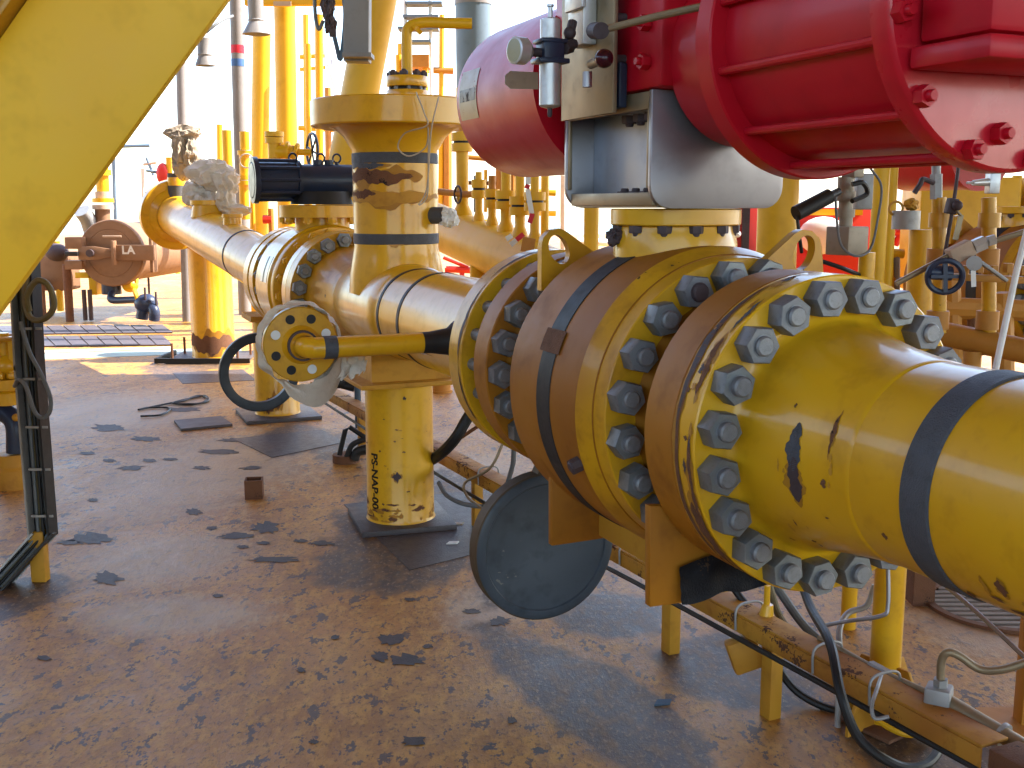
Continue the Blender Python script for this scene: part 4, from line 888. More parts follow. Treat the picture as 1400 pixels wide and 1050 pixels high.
for px in (655, 700, 760, 850, 1010, 1115, 1190):
    q = along(px) - sc_ * .045; mb = MB(); e = dc
    mb.tube([q + sc_ * .052 - UP * .05, q + sc_ * .05 + UP * .02, q + UP * .034, q - sc_ * .05 + UP * .02, q - sc_ * .052 - UP * .05], .004, 6); part(t, 'cable_clip', mb, 'galv')
mb = MB(); mb.tube([c0 + sc_ * .02 - UP * .07, c0 + (c1 - c0) * .5 + sc_ * .025 - UP * .11, c0 + (c1 - c0) * .75 + sc_ * .02 - UP * .075, c1 - UP * .06], .009, 8); single('cable', mb, 'cable_black', 'thin black cable strung along the underside of the yellow rail', 'cable')
# tube post with gussets
q = FL(1213, 1000); q = Vector((q.x, q.y + .05, 0)); t = thing('tube_post', 'yellow tube post with welded gussets below the near flange', 'post', q)
mb = MB(); mb.lathe([(.0, .046), (.62, .046), (.62, .03)], q, UP, 32); part(t, 'tube', mb, 'yellow')
for k in range(4):
    a = R(35 + 90 * k); d = Vector((math.cos(a), math.sin(a), 0)); mb = MB(); mb.prism([(.04, .005), (.17, .005), (.17, .03), (.085, .20), (.04, .20)], q, d, UP, .012, .002); part(t, 'gusset', mb, 'yellow_rusty')
mb = MB(); mb.box((q.x, q.y, .008), (.20, .20, .012), Matrix.Rotation(R(35), 3, 'Z'), .002); part(t, 'base_plate', mb, 'rust')
# rusty angle post, orange post
q = FL(1262, 828); mb = MB(); mb.box((q.x, q.y, .35), (.085, .012, .70)); mb.box((q.x - .037, q.y + .045, .35), (.012, .085, .70)); single('angle_post', mb, 'rust', 'brown rusted angle iron post behind the yellow tube post', 'post')
q = FL(1398, 1000); mb = MB(); mb.box((q.x + .01, q.y, .35), (.06, .06, .70), None, .003); mb.box((q.x - .02, q.y - .01, .02), (.18, .2, .03)); single('steel_post', mb, 'orange_far', 'orange post standing on the deck at the right picture edge', 'post')
# yellow hanging jack
t = thing('tension_jack', 'yellow jack hanging between the near flange and the rail', 'jack', FL(1025, 925))
vc(t, 'rod', 1048, 800, 830, 3.3, 9, 'yellow'); vc(t, 'barrel', 1046, 826, 850, 3.3, 15, 'yellow', 26, px1=1050)
mb = MB(); mb.beam(P(1040, 848, 3.3), P(1018, 885, 3.3), .05, .04, None, .004); mb.box(P(1018, 893, 3.3), (.10, .06, .11), Matrix.Rotation(R(-20), 3, 'Y'), .012); part(t, 'block', mb, 'yellow_rusty')
# hoses and tubing
one_tube('hose', [(1000, 800, 3.45), (1035, 850, 3.4), (1062, 910, 3.35), (1095, 950, 3.3), (1150, 973, 3.25), (1200, 968, 3.3)], 11, 'cable_black', 'black hose looping under the rail left of the tube post', 'hose')
one_tube('hose', [(1090, 780, 3.2), (1108, 830, 3.0), (1135, 880, 2.75), (1150, 950, 2.6), (1175, 1010, 2.58), (1225, 1046, 2.58), (1265, 1046, 2.62), (1284, 1020, 2.72), (1276, 995, 2.9), (1262, 985, 3.0)], 14, 'cable_black', 'thick black hose hanging in front of the rail with a curled end', 'hose')
one_tube('hose', [(1050, 795, 3.5), (1070, 850, 3.45), (1115, 888, 3.4), (1165, 905, 3.3), (1210, 930, 3.2)], 11, 'cable_tan', 'tan hose passing behind the rail to the tee fitting', 'hose')
one_tube('hose', [(1060, 800, 3.55), (1095, 850, 3.5), (1125, 880, 3.45), (1175, 930, 3.4), (1210, 960, 3.3)], 13, 'cable_grey', 'grey hose running beside the tan one behind the rail', 'hose')
one_tube('hose', [(1185, 960, 3.1), (1205, 985, 3.05), (1240, 1002, 3.0), (1280, 998, 3.0)], 14, 'yellow', 'short yellow hose end curling round the tube post foot', 'hose')
one_tube('hose', [(1130, 868, 4.0), (1200, 868, 4.0), (1280, 858, 4.1), (1330, 838, 4.3), (1362, 805, 4.6)], 11, 'hose_blue', 'dusty blue hose lying on the deck behind the tube post', 'hose')
one_tube('steel_tube', [(1145, 1000, 3.15), (1148, 900, 3.2), (1148, 860, 3.25), (1160, 838, 3.3), (1185, 828, 3.3), (1196, 800, 3.3)], 9, 'galv', 'bent grey tube rising behind the black hose', 'tube')
one_tube('steel_tube', [(1128, 855, 3.1), (1160, 849, 3.05), (1205, 842, 3.0), (1214, 828, 3.0), (1214, 770, 3.02)], 6, 'steel', 'bright bent steel tube crossing in front of the tube post', 'tube')
one_tube('steel_tube', [(1255, 770, 3.2), (1330, 832, 3.0), (1415, 912, 2.8)], 7, 'steel', 'straight bright steel tube slanting down under the thick pipe', 'tube')
t = thing('tee_fitting', 'steel tee fitting with branch tubes behind the near rail end', 'fitting', FL(1285, 1010))
px_tube(t, 'run_pipe', [(1296, 960, 2.68), (1420, 1034, 2.45)], 25, 'steel_dull', 20, False); px_tube(t, 'inlet_tube', [(1120, 872, 3.1), (1200, 917, 2.9), (1275, 950, 2.72)], 10, 'steel_dull', 12, False)
mb = MB(); mb.box(P(1283, 955, 2.69), (.065, .065, .07), Matrix.Rotation(R(-30), 3, 'Z'), .008); part(t, 'tee_body', mb, 'galv')
px_tube(t, 'branch_tube', [(1286, 945, 2.69), (1287, 905, 2.69), (1296, 892, 2.68), (1312, 897, 2.67), (1340, 915, 2.65), (1372, 915, 2.62), (1410, 903, 2.6)], 12, 'steel_dull', 12)
for a, b_, r_, n_ in ((P(1286, 945, 2.69), P(1286, 928, 2.69), .019, 6), (P(1368, 1002, 2.55), P(1374, 1006, 2.54), .030, 20), (P(1190, 911, 2.93), P(1214, 924, 2.87), .018, 6)):
    mb = MB(); mb.cyl(a, b_, r_, n=n_); part(t, 'union_nut', mb, 'galv')
px_tube(t, 'drain_tube', [(1206, 922, 2.86), (1198, 945, 2.75), (1192, 965, 2.7), (1196, 982, 2.68), (1215, 980, 2.68)], 6, 'galv')
# round drain grate
t = thing('drain_grate', 'round slotted drain grate in the deck below the thick pipe', 'grate', FL(1370, 835)); g0 = FL(1372, 830); g0.z = 0
mb = MB(); mb.ringed(g0 + UP * .002, UP, .27, .30, .014, 48); part(t, 'rim', mb, 'rust')
for k in range(11):
    y = -.24 + .048 * k; h = math.sqrt(max(.0, .27 ** 2 - y * y)); mb = MB(); mb.box(g0 + Vector((0, y, .008)), (2 * h, .024, .010), None); part(t, 'bar', mb, 'hatch_grate')
# hoses behind the column and small feet
one_tube('hose', [(660, 540, 5.2), (640, 570, 5.2), (622, 600, 5.2), (600, 622, 5.3), (570, 640, 5.6)], 16, 'cable_black', 'thick dark hose dropping to the deck behind the stencilled column', 'hose')
one_tube('steel_tube', [(560, 640, 5.7), (600, 618, 5.6), (650, 585, 5.5), (700, 550, 5.5)], 5, 'rust', 'thin rusty rod rising right of the stencilled column', 'tube')
one_tube('cable', [(600, 660, 5.2), (612, 678, 5.1), (640, 690, 5.0), (680, 688, 5.0), (700, 640, 4.9), (706, 600, 4.8), (740, 560, 4.7)], 7, 'cable_grey', 'grey cable lying on the deck between column and blind disc', 'cable')
one_tube('cable', [(690, 600, 5.0), (670, 640, 5.0), (636, 660, 5.1), (640, 680, 5.05), (662, 697, 4.95)], 4, 'steel_dull', 'thin wire bowed above the deck left of the blind disc', 'wire')
t = thing('hose_stand', 'black hose stand on the deck left of the stencilled column', 'stand', FL(475, 632))
px_tube(t, 'bent_frame', [(464, 622, 6.6), (472, 588, 6.6), (478, 584, 6.6), (502, 600, 6.6)], 7, 'black', 8, False); px_tube(t, 'hose_end', [(474, 625, 6.6), (482, 608, 6.6), (500, 600, 6.6)], 8, 'cable_black'); px_tube(t, 'hose_end', [(484, 628, 6.6), (490, 617, 6.6), (510, 613, 6.6)], 14, 'cable_black')
mb = MB(); q = FL(472, 634); mb.cyl(q + Vector((0, .05, 0)), q + Vector((0, .05, .05)), .085, n=24); part(t, 'foot', mb, 'rust')
t = thing('pipe_stub', 'short orange pipe end behind the stencilled column', 'stub', FL(602, 538))
q = FL(602, 538); mb = MB(); mb.lathe([(0, .10), (.02, .10), (.02, .085), (.16, .085), (.165, .07)], q + Vector((0, .08, 0)), UP, 28); part(t, 'pipe', mb, 'orange_far')
t = thing('check_valve', 'small dark valve on the rail behind the drain flange', 'valve', FL(470, 560))
mb = MB(); mb.sphere(P(462, 522, 7.3), .05, (1.3, 1, .9)); mb.cyl(P(455, 522, 7.3), P(485, 530, 7.3), .03); part(t, 'body', mb, 'black')
mb = MB(); mb.torus(P(470, 515, 7.25), (0, 1, .4), .045, .007); part(t, 'handwheel', mb, 'black')
vc(t, 'leg', 490, 525, 585, 7.2, 9, 'hose_blue')
# ------------------------------------------------------------------ right background: instrument post
Yi = 3.95; t = thing('instrument_post', 'grey stacked sensor fittings on a yellow stem behind the near flange', 'instrument', (P(1158, 360, Yi).x, Yi, 0))
vc(t, 'stem', 1157, 345, 900, Yi, 22, 'yellow')
mb = MB(); mb.box(P(1158, 329, Yi), (W(42, Yi), .10, W(38, Yi)), Matrix.Rotation(R(35), 3, 'Z'), .004); part(t, 'junction_box', mb, 'sensor')
for a, b_, w_ in ((296, 311, 18), (286, 297, 24), (274, 287, 19), (262, 275, 26), (242, 263, 22)): vc(t, 'sensor_fitting', 1156, a, b_, Yi, w_, 'sensor')
mb = MB(); mb.box(P(1166, 236, Yi), (.05, .06, .035), Matrix.Rotation(R(30), 3, 'Z'), .004); part(t, 'top_clamp', mb, 'sensor')
mb = MB(); mb.box(P(1180, 262, Yi + .12), (.06, .05, .13), None, .006); part(t, 'rear_box', mb, 'galv')
mb = MB(); mb.cyl(P(1088, 292, 3.8), P(1134, 268, 3.85), W(21, 3.8) / 2, n=24); mb.cyl(P(1134, 268, 3.85), P(1146, 262, 3.9), .014, n=12); part(t, 'lamp_handle', mb, 'black', label='black cylindrical hand lamp clamped to the sensor fittings')
for pts, w_ in (([(1090, 295, 3.8), (1092, 315, 3.8), (1096, 345, 3.85)], 5), ([(1142, 262, 3.88), (1144, 300, 3.86), (1150, 335, 3.85), (1170, 350, 3.85), (1190, 340, 3.9), (1200, 300, 3.95), (1205, 255, 3.95), (1190, 230, 3.95)], 3.5), ([(1165, 275, 3.86), (1185, 265, 3.9), (1180, 250, 3.86), (1165, 252, 3.85)], 7), ([(1120, 356, 3.9), (1150, 366, 3.9), (1180, 378, 3.95)], 6)):
    px_tube(t, 'cable', pts, w_, 'cable_grey' if w_ < 5 else 'cable_black', 8)
# capped post
Yc = 5.0; t = thing('capped_post', 'yellow round post with bare grey metal top right of the instrument', 'post', (P(1240, 400, Yc).x, Yc, 0))
vc(t, 'post', 1238, 314, 720, Yc, 36, 'yellow'); vc(t, 'bare_top', 1238, 288, 313.5, Yc, 37, 'galv'); 
mb = MB(); mb.crumple(P(1246, 280, Yc), (.035, .03, .028), .3, 2, 3); mb.torus(P(1225, 285, Yc), (0, 1, 0), .03, .006, 20, 6); part(t, 'cap_lug', mb, 'yellow_rusty')
# manifold with two risers
Ym = 4.4; t = thing('drain_manifold', 'orange brown manifold pipe with two capped risers at the right edge', 'pipe', (P(1340, 470, Ym).x, Ym, 0))
px_tube(t, 'header', [(1270, 452, Ym + .15), (1430, 486, Ym - .15)], 34, 'orange_far', 24, False)
for px, pb, nm in ((1284, 452, 'a'), (1352, 468, 'b')):
    for a, b_, w_ in ((270, 470 if px > 1300 else 455, 19), (291, 311, 29), (340, 372, 30), (425, 450, 30)): vc(t, 'riser' if w_ == 19 else 'coupling', px - (3 if a > 330 else 0), a, b_, Ym, w_, 'orange_far' if a > 320 else 'yellow_worn', px1=px if w_ == 19 else None)
mb = MB(); mb.cyl(P(1280, 272, Ym), P(1280, 238, Ym), W(17, Ym) / 2, n=6); mb.cyl(P(1280, 238, Ym), P(1280, 224, Ym), W(12, Ym) / 2, n=12); part(t, 'needle_valve', mb, 'galv')
px_tube(t, 'valve_lever', [(1276, 250, Ym - .03), (1262, 245, Ym - .06), (1258, 252, Ym - .07), (1250, 264, Ym - .07)], 7, 'bolt_dark', 8)
mb = MB(); mb.box(P(1357, 250, Ym - .02), (W(14, Ym), .05, W(28, Ym)), None, .003); mb.cyl(P(1350, 249, Ym - .03), P(1330, 250, Ym - .05), .016, .010, 12); mb.cyl(P(1330, 250, Ym - .05), P(1322, 250, Ym - .06), .005, n=8); part(t, 'bleed_valve', mb, 'alu')
px_tube(t, 'support', [(1330, 480, Ym), (1325, 560, Ym)], 24, 'orange_far', 12, False)
t = thing('ball_valve', 'small instrument ball valve hanging on a thin tube between the risers', 'valve', P(1300, 290, 4.3))
px_tube(t, 'tube', [(1312, 215, 4.35), (1306, 262, 4.3), (1300, 300, 4.3), (1293, 340, 4.3), (1290, 360, 4.3)], 5, 'bolt_dark', 8)
mb = MB(); mb.box(P(1301, 282, 4.3), (.04, .04, .06), Matrix.Rotation(R(10), 3, 'Y'), .006); mb.sphere(P(1309, 281, 4.27), .02); part(t, 'body', mb, 'bolt_dark')
mb = MB(); mb.beam(P(1308, 288, 4.26), P(1314, 295, 4.26), .02, .006); mb.beam(P(1314, 294, 4.26), P(1306, 328, 4.26), .02, .006); part(t, 'handle', mb, 'steel_dull')
t = thing('tube_manifold', 'slanting steel tube with block valve, lever and tag before the risers', 'manifold', P(1320, 400, 4.1))
px_tube(t, 'tube', [(1225, 388, 4.1), (1300, 348, 4.1), (1410, 314, 4.1)], 8, 'steel_dull', 10, False)
mb = MB(); mb.beam(P(1298, 352, 4.09), P(1328, 337, 4.09), .06, .06, None, .006); part(t, 'block', mb, 'tag_beige')
mb = MB(); mb.cyl(P(1330, 338, 4.08), P(1346, 331, 4.08), .028, n=6); part(t, 'union_nut', mb, 'alu'); mb = MB(); mb.cyl(P(1350, 330, 4.08), P(1360, 327, 4.08), .020, n=6); part(t, 'union_nut', mb, 'alu')
mb = MB(); mb.beam(P(1340, 358, 4.05), P(1376, 384, 4.05), .03, .012, None, .003); mb.cyl(P(1332, 360, 4.1), P(1332, 360, 4.03), .028, n=16); part(t, 'lever', mb, 'galv')
mb = MB(); mb.prism([(-.009, -.03), (.009, -.03), (.009, .03), (-.009, .03)], P(1331, 381, 4.03), (1, 0, .1), (-.1, 0, 1), .002); part(t, 'tag', mb, 'white')
for k in range(5):
    mb = MB(); q = P(1318 + 20 * k, 371 - (k % 2) * 3, 4.15); mb.cyl(q - Vector((0, 0, .012)), q + Vector((0, 0, .022)), .02, n=6); part(t, 'bolt', mb, 'orange_far')
mb = MB(); mb.beam(P(1300, 378, 4.18), P(1420, 384, 4.15), .06, .025, None, .003); part(t, 'bar', mb, 'orange_far')
t = thing('globe_valve', 'small dark blue valve with handwheel in front of the left riser', 'valve', P(1290, 390, 4.05))
mb = MB(); mb.cyl(P(1270, 372, 4.05), P(1300, 374, 4.05), .027, n=20); part(t, 'body', mb, 'blue_dark')
mb = MB(); mb.torus(P(1292, 378, 4.02), (.25, 1, .2), .060, .011, 28, 8); mb.beam(P(1272, 378, 4.02), P(1312, 378, 4.02), .016, .012); mb.beam(P(1292, 357, 4.02), P(1292, 399, 4.02), .016, .012); part(t, 'handwheel', mb, 'blue_dark')
one_tube('conduit', [(1420, 255, 4.0), (1390, 370, 3.9), (1375, 440, 3.85), (1358, 520, 3.8)], 9, 'white', 'thin white conduit leaning before the right manifold', 'conduit', smooth=False)
# ------------------------------------------------------------------ middle and far background
GB = 'background pipes and posts'
def bpost(label, px, y0, y1, Y, wpx, mat, px1=None, name='pipe_column', cat='column', bands=()):
    q = P(px, y1, Y); t = thing(name, label, cat, (q.x, q.y, q.z))
    vc(t, 'shaft', px, y0, y1, Y, wpx, mat, px1=px1, n=28)
    for a, b_, m in bands:
        f = lambda y: px + ((px1 if px1 is not None else px) - px) * (y1 - y) / (y1 - y0)
        mb = MB(); mb.cyl(P(f(b_), b_, Y), P(f(a), a, Y), W(wpx, Y) / 2 * 1.03, n=28, caps=False); part(t, 'colour_band', mb, m)
    return t
Yg = lambda py: 0
bpost('grey background pipe with red and blue bands', 335, -60, 430, 13.5, 17, 'grey_pipe', 321, 'grey_pipe', 'pipe', ((62, 73, 'red_tape'), (81, 91, 'blue_tape')))
bpost('slender grey background pipe above the brown sack', 256, 40, 440, 15, 13, 'grey_pipe', 246, 'grey_pipe', 'pipe')
bpost('broad bright yellow column left of the dark blue actuator', 396, -60, 420, 14, 28, 'yellow_far', 388)
bpost('yellow column behind the grey banded pipe', 352, 45, 430, 16, 24, 'yellow_far', 358)
bpost('leaning thick yellow brace tube behind the upright neck', 462, -90, 290, 9.5, 50, 'yellow_far', 533, 'brace_tube', 'brace')
bpost('blue grey insulated pipe left of the spring can', 649, -80, 195, 12, 47, 'blue_grey', 646, 'insulated_pipe', 'pipe', ((0, 7, 'grey_pipe'),))
bpost('thin yellow post right of the leaning brace tube', 438, 20, 420, 15, 11, 'yellow_far', 436)
bpost('thin yellow post beside the handwheel', 424, 60, 420, 16, 8, 'yellow_far', 421)
bpost('yellow post under the spring can, left of the steel bracket', 744, 180, 470, 10, 11, 'yellow_far')
bpost('yellow pipe standing just left of the bonnet flange', 806, 180, 520, 8, 20, 'yellow_far')
bpost('wide pale yellow column behind the right lifting lug', 1053, 180, 560, 7.0, 54, 'yellow_far')
bpost('yellow pipe behind the sensor fittings', 1188, 200, 560, 6.2, 22, 'yellow_far')
bpost('slim yellow pipe left of the capped post', 1204, 200, 560, 6.6, 12, 'yellow_far')
bpost('yellow stub column between brown sack and banded pipe', 316, 178, 330, 13, 13, 'yellow_far')
# lamps
def lamp(label, px, y0, y1, Y, w0, w1):
    q = P(px, y0, Y); t = thing('flood_lamp', label, 'lamp', (q.x, q.y, P(px, y1, Y).z), 0, 'bell shaped lamps')
    z0, zm, z1 = P(px, y0, Y).z, P(px, y0 + (y1 - y0) * .62, Y).z, P(px, y1, Y).z; c = Vector((q.x, q.y, 0))
    mb = MB(); mb.lathe([(z0 + .05, .02), (z0, W(w0 * .55, Y) / 2), (z0 - .02, W(w0, Y) / 2), (zm + .01, W(w0, Y) / 2), (zm, W(w0 * 1.08, Y) / 2), (zm - .02, W(w0, Y) / 2)], c, UP, 28); part(t, 'body', mb, 'grey_pipe')
    mb = MB(); mb.lathe([(zm - .015, W(w0, Y) / 2 * .98), (z1, W(w1, Y) / 2), (z1 + .004, W(w1, Y) / 2 * .95), (zm - .02, W(w0, Y) / 2 * .8)], c, UP, 28, False); part(t, 'shade', mb, 'grey_pipe')
    mb = MB(); mb.cyl(c + UP * (z0 + .04), c + UP * (z0 + .9), .012, n=8); part(t, 'hanger', mb, 'grey_pipe')
    return t
lamp('grey bell lamp hanging beside the yellow diagonal brace', 279, 50, 90, 11.5, 18, 27); lamp('brown grey bell lamp hanging below the yellow beam', 349, -4, 47, 12.5, 20, 37)
one_tube('cable', [(255, 75, 11.5), (276, 50, 11.5), (300, 30, 11.6), (318, 22, 12)], 4, 'cable_grey', 'cable strung from brace to banded pipe over the bell lamp', 'cable')
t = thing('cross_beam', 'yellow horizontal beam along the top edge behind the lamps', 'beam', P(400, 8, 13.2)); mb = MB(); mb.beam(P(335, -8, 13.2), P(480, -8, 13.2), .12, .26, None, .006); part(t, 'beam', mb, 'yellow_far'); mb = MB(); mb.box(P(386, 5, 13.1), (.20, .02, .05)); part(t, 'splice_plate', mb, 'tag_beige')
mb = MB(); mb.box(P(489, 10, 8.4), (W(33, 8.4), .16, W(140, 8.4)), Matrix.Rotation(R(1.5), 3, 'Y'), .006); mb.box(P(507, 77, 8.3) + Vector((-.09, 0, 0)), (W(37, 8.4), .2, .03)); single('cable_duct', mb, 'grey_pipe', 'grey rectangular cable duct hanging in front of the leaning brace tube', 'duct')
mb = MB(); mb.crumple(P(448, 5, 9.0), (.07, .06, .14), .35, 3, 4); mb.crumple(P(452, 30, 9.0), (.055, .05, .10), .35, 5, 4); mb.box(P(455, 44, 9.0), (.05, .05, .07)); single('cable_gland_box', mb, 'bolt_dark', 'dark lumpy cable gland cluster left of the grey duct', 'junction')
one_tube('cable', [(430, -30, 9), (431, 20, 9), (436, 40, 9), (442, 28, 9)], 5, 'cable_grey', 'thin grey cable looping left of the gland cluster', 'cable')
one_tube('cable', [(456, 45, 9), (460, 62, 9), (466, 80, 9), (472, 20, 9), (466, -30, 9)], 6, 'hose_blue', 'blue grey cable hanging along the grey duct', 'cable')
# pipe rack with slats
t = thing('pipe_rack', 'far white and grey rack of slats right of the leaning brace tube', 'rack', P(585, 120, 16))
for k, (y, x0, x1) in enumerate(((6, 555, 605), (24, 552, 600), (40, 545, 600), (58, 560, 590))):
    mb = MB(); mb.beam(P(x0, y, 16), P(x1, y, 16), .3, .035); part(t, 'slat', mb, 'blue_grey')
for x in (590, 556): vc(t, 'upright', x, -20, 150, 16, 5, 'white')
t = thing('yellow_skid', 'far orange box frame behind the small vent flanges', 'frame', P(570, 130, 15)); mb = MB(); mb.box(P(570, 85, 15), (W(34, 15), .3, W(16, 15))); part(t, 'box', mb, 'orange_far')
for x in (546, 582): vc(t, 'leg', x, 75, 140, 15, 8, 'yellow_far')
# far gate valve with dark handwheel
t = thing('gate_valve', 'yellow gate valve with dark handwheel left of the leaning brace tube', 'valve', P(385, 225, 10))
for a, b_, w_, px in ((180, 187, 25, 375), (188, 196, 24, 375), (196, 222, 17, 376), (222, 232, 22, 376)): vc(t, 'body_section', px, a, b_, 10, w_, 'yellow_far')
mb = MB(); mb.cyl(P(378, 207, 10), P(402, 208, 10), W(18, 10) / 2); part(t, 'bonnet', mb, 'yellow_far'); mb = MB(); mb.cyl(P(392, 207, 10), P(396, 207, 10), W(26, 10) / 2); mb.cyl(P(403, 207, 10), P(407, 208, 10), W(24, 10) / 2); part(t, 'bonnet_flange', mb, 'yellow_far')
mb = MB(); mb.cyl(P(406, 208, 10), P(426, 208, 10), W(9, 10) / 2); part(t, 'stem', mb, 'yellow_far')
mb = MB(); mb.torus(P(427, 206, 10), (1, .55, 0), .15, .013, 36, 8)
for k in range(3):
    a = R(60 * k + 15); d = Vector((-.48 * math.cos(a), .87 * math.cos(a), math.sin(a))) * .15; mb.cyl(P(427, 206, 10) - d, P(427, 206, 10) + d, .009, n=8)
part(t, 'handwheel', mb, 'blue_dark')
t = thing('gate_valve', 'small yellow valve stack below the banded grey pipe', 'valve', P(333, 290, 12.5))
for a, b_, w_ in ((180, 205, 13), (206, 212, 20), (212, 240, 14), (240, 246, 22), (247, 253, 22), (253, 300, 13)): vc(t, 'body_section', 335, a, b_, 12.5, w_, 'yellow_far')
mb = MB(); mb.torus(P(337, 220, 12.3), (0, 1, 0), .075, .008, 28, 6); part(t, 'chain_loop', mb, 'line_pale')
# yellow header with nozzles
t = thing('pipe_header', 'yellow header pipe with a row of flanged nozzles behind the tee', 'pipe', P(652, 420, 9.0))
h0, h1 = Vector(P(590, 306, 10.2)), Vector(P(790, 392, 7.6)); rh = .20
mb = MB(); mb.tube([h0 - (h1 - h0) * .15, h1], rh, 36, 4, False); part(t, 'header', mb, 'yellow_far')
def hp_(px): 
    best = None
    for k in range(200):
        q = h0 + (h1 - h0) * k / 200; x = 700 + FPX * q.x / (q.y * _c - (q.z - CAM_H) * _s)
        if best is None or abs(x - px) < best[0]: best = (abs(x - px), q)
    return best[1]
for px, ftop, w_, yf in ((633, 120, 17, 196), (655, 235, 10, 260), (673, 240, 11, 273), (692, 230, 15, 275), (711, 235, 14, 283), (731, 240, 13, 277)):
    q = hp_(px); Yq = q.y; zt = P(px, ftop, Yq).z; zf = P(px, yf, Yq).z; r_ = W(w_, Yq) / 2; fr_ = W(29 if w_ > 11 else 20, Yq) / 2; c = Vector((q.x, q.y, 0)); fh = W(11, Yq); g_ = W(3, Yq)
    mb = MB(); mb.lathe([(q.z + rh * .75, r_ * 1.9), (q.z + rh * 1.1, r_ * 1.5), (q.z + rh * 1.35, r_), (zf - fh, r_)], c, UP, 20, False); part(t, 'nozzle', mb, 'yellow_far')
    for a in (zf - fh, zf + g_): 
        mb = MB(); mb.lathe([(a, r_ * .5), (a, fr_), (a + fh, fr_), (a + fh, r_ * .5)], c, UP, 24); part(t, 'nozzle_flange', mb, 'yellow_far')
    mb = MB(); mb.lathe([(zf, fr_ * .8), (zf + g_, fr_ * .8)], c, UP, 16, False); part(t, 'gasket', mb, 'black')
    mb = MB(); mb.cyl(c + UP * (zf + g_ + fh), c + UP * zt, r_ * .9, n=16); part(t, 'riser', mb, 'yellow_far' if px != 673 else 'orange_far')
vc(t, 'support_leg', 654, 345, 480, 9.0, 22, 'yellow_far')
px_tube(t, 'side_valve', [(600, 262, 9.6), (640, 266, 9.4), (668, 262, 9.2)], 9, 'orange_far', 12, False)
mb = MB(); mb.torus(P(626, 266, 9.4), (1, .5, 0), .07, .01, 28, 6); part(t, 'handwheel', mb, 'bolt_dark')
mb = MB(); mb.box(P(722, 335, 7.6), (.09, .02, .10), Matrix.Rotation(R(10), 3, 'Y')); part(t, 'tag_plate', mb, 'orange_far')
t = thing('barrier_tape', 'red and white barrier tape tied round the header nozzles', 'tape', P(715, 330, 7.9))
for i, (a, b_, m) in enumerate((((722, 240), (722, 252), 'white'), ((722, 252), (720, 258), 'red_tape'), ((721, 258), (727, 292), 'white'), ((728, 292), (724, 305), 'red_tape'), ((716, 320), (706, 328), 'red_tape'), ((706, 328), (698, 335), 'white'), ((700, 322), (692, 327), 'white'))):
    mb = MB(); mb.beam(P(*a, 7.7), P(*b_, 7.7), .035, .003, (0, 1, 0)); part(t, 'tape_piece', mb, m)
# red railing and red equipment
t = thing('red_railing', 'red railing low behind the header pipe leg', 'railing', P(630, 400, 14))
for a, b_, w_ in (((610, 368), (656, 370), 9), ((606, 352), (640, 366), 5), ((606, 386), (640, 386), 6)): px_tube(t, 'rail', [(*a, 14), (*b_, 14)], w_, 'red_far', 8, False)
for x in (650, 632, 612): vc(t, 'rail_post', x, 340 if x > 640 else 366, 420, 14, 7, 'red_far')
t = thing('red_cabinet', 'red steel cabinet with dark door behind the bonnet flange', 'cabinet', FL(1005, 420)); mb = MB(); mb.box(P(1003, 350, 11) , (W(46, 11), .6, W(150, 11)), None, .01); part(t, 'housing', mb, 'red_far'); mb = MB(); mb.box(P(1018, 352, 10.65), (W(9, 11), .05, W(130, 11))); part(t, 'door_gap', mb, 'bolt_dark'); mb = MB(); mb.sphere(P(1008, 320, 10.6), .035); part(t, 'lamp', mb, 'white')
t = thing('red_skid', 'red equipment skid with white drum behind the sensor fittings', 'equipment', FL(1120, 420))
mb = MB(); mb.box(P(1120, 350, 12), (W(110, 12), .7, W(130, 12)), None, .01); part(t, 'housing', mb, 'red_far'); mb = MB(); mb.box(P(1120, 290, 11.6), (W(112, 12), .05, W(8, 12))); part(t, 'yellow_rail', mb, 'yellow_far')
mb = MB(); mb.sphere(P(1125, 322, 11.5), .26, (1, .35, .75)); part(t, 'drum', mb, 'white')
t = thing('red_scaffold', 'red braced scaffold far behind the capped post', 'scaffold', FL(1220, 420))
for a, b_ in (((1212, 300), (1236, 300)), ((1212, 318), (1236, 318)), ((1214, 336), (1224, 310)), ((1224, 336), (1234, 310)), ((1212, 345), (1240, 345))): px_tube(t, 'bar', [(*a, 12), (*b_, 12)], 9, 'red_far', 8, False)
for x in (1212, 1236): vc(t, 'upright', x, 285, 420, 12, 7, 'white')
# yellow tank behind the risers
t = thing('yellow_tank', 'large flat yellow tank side behind the two risers', 'tank', FL(1330, 420))
for x0, x1 in ((1243, 1372), (1384, 1520)): mb = MB(); mb.box((P((x0 + x1) / 2, 320, 10.2)), (W(x1 - x0, 10.2), .5, W(150, 10.2)), None, .02); part(t, 'side_panel', mb, 'yellow_far')
vc(t, 'corner_post', 1378, 240, 420, 10, 13, 'yellow_far'); px_tube(t, 'cable', [(1260, 318, 9.9), (1300, 315, 9.9), (1400, 313, 9.9)], 2.5, 'cable_black', 6)
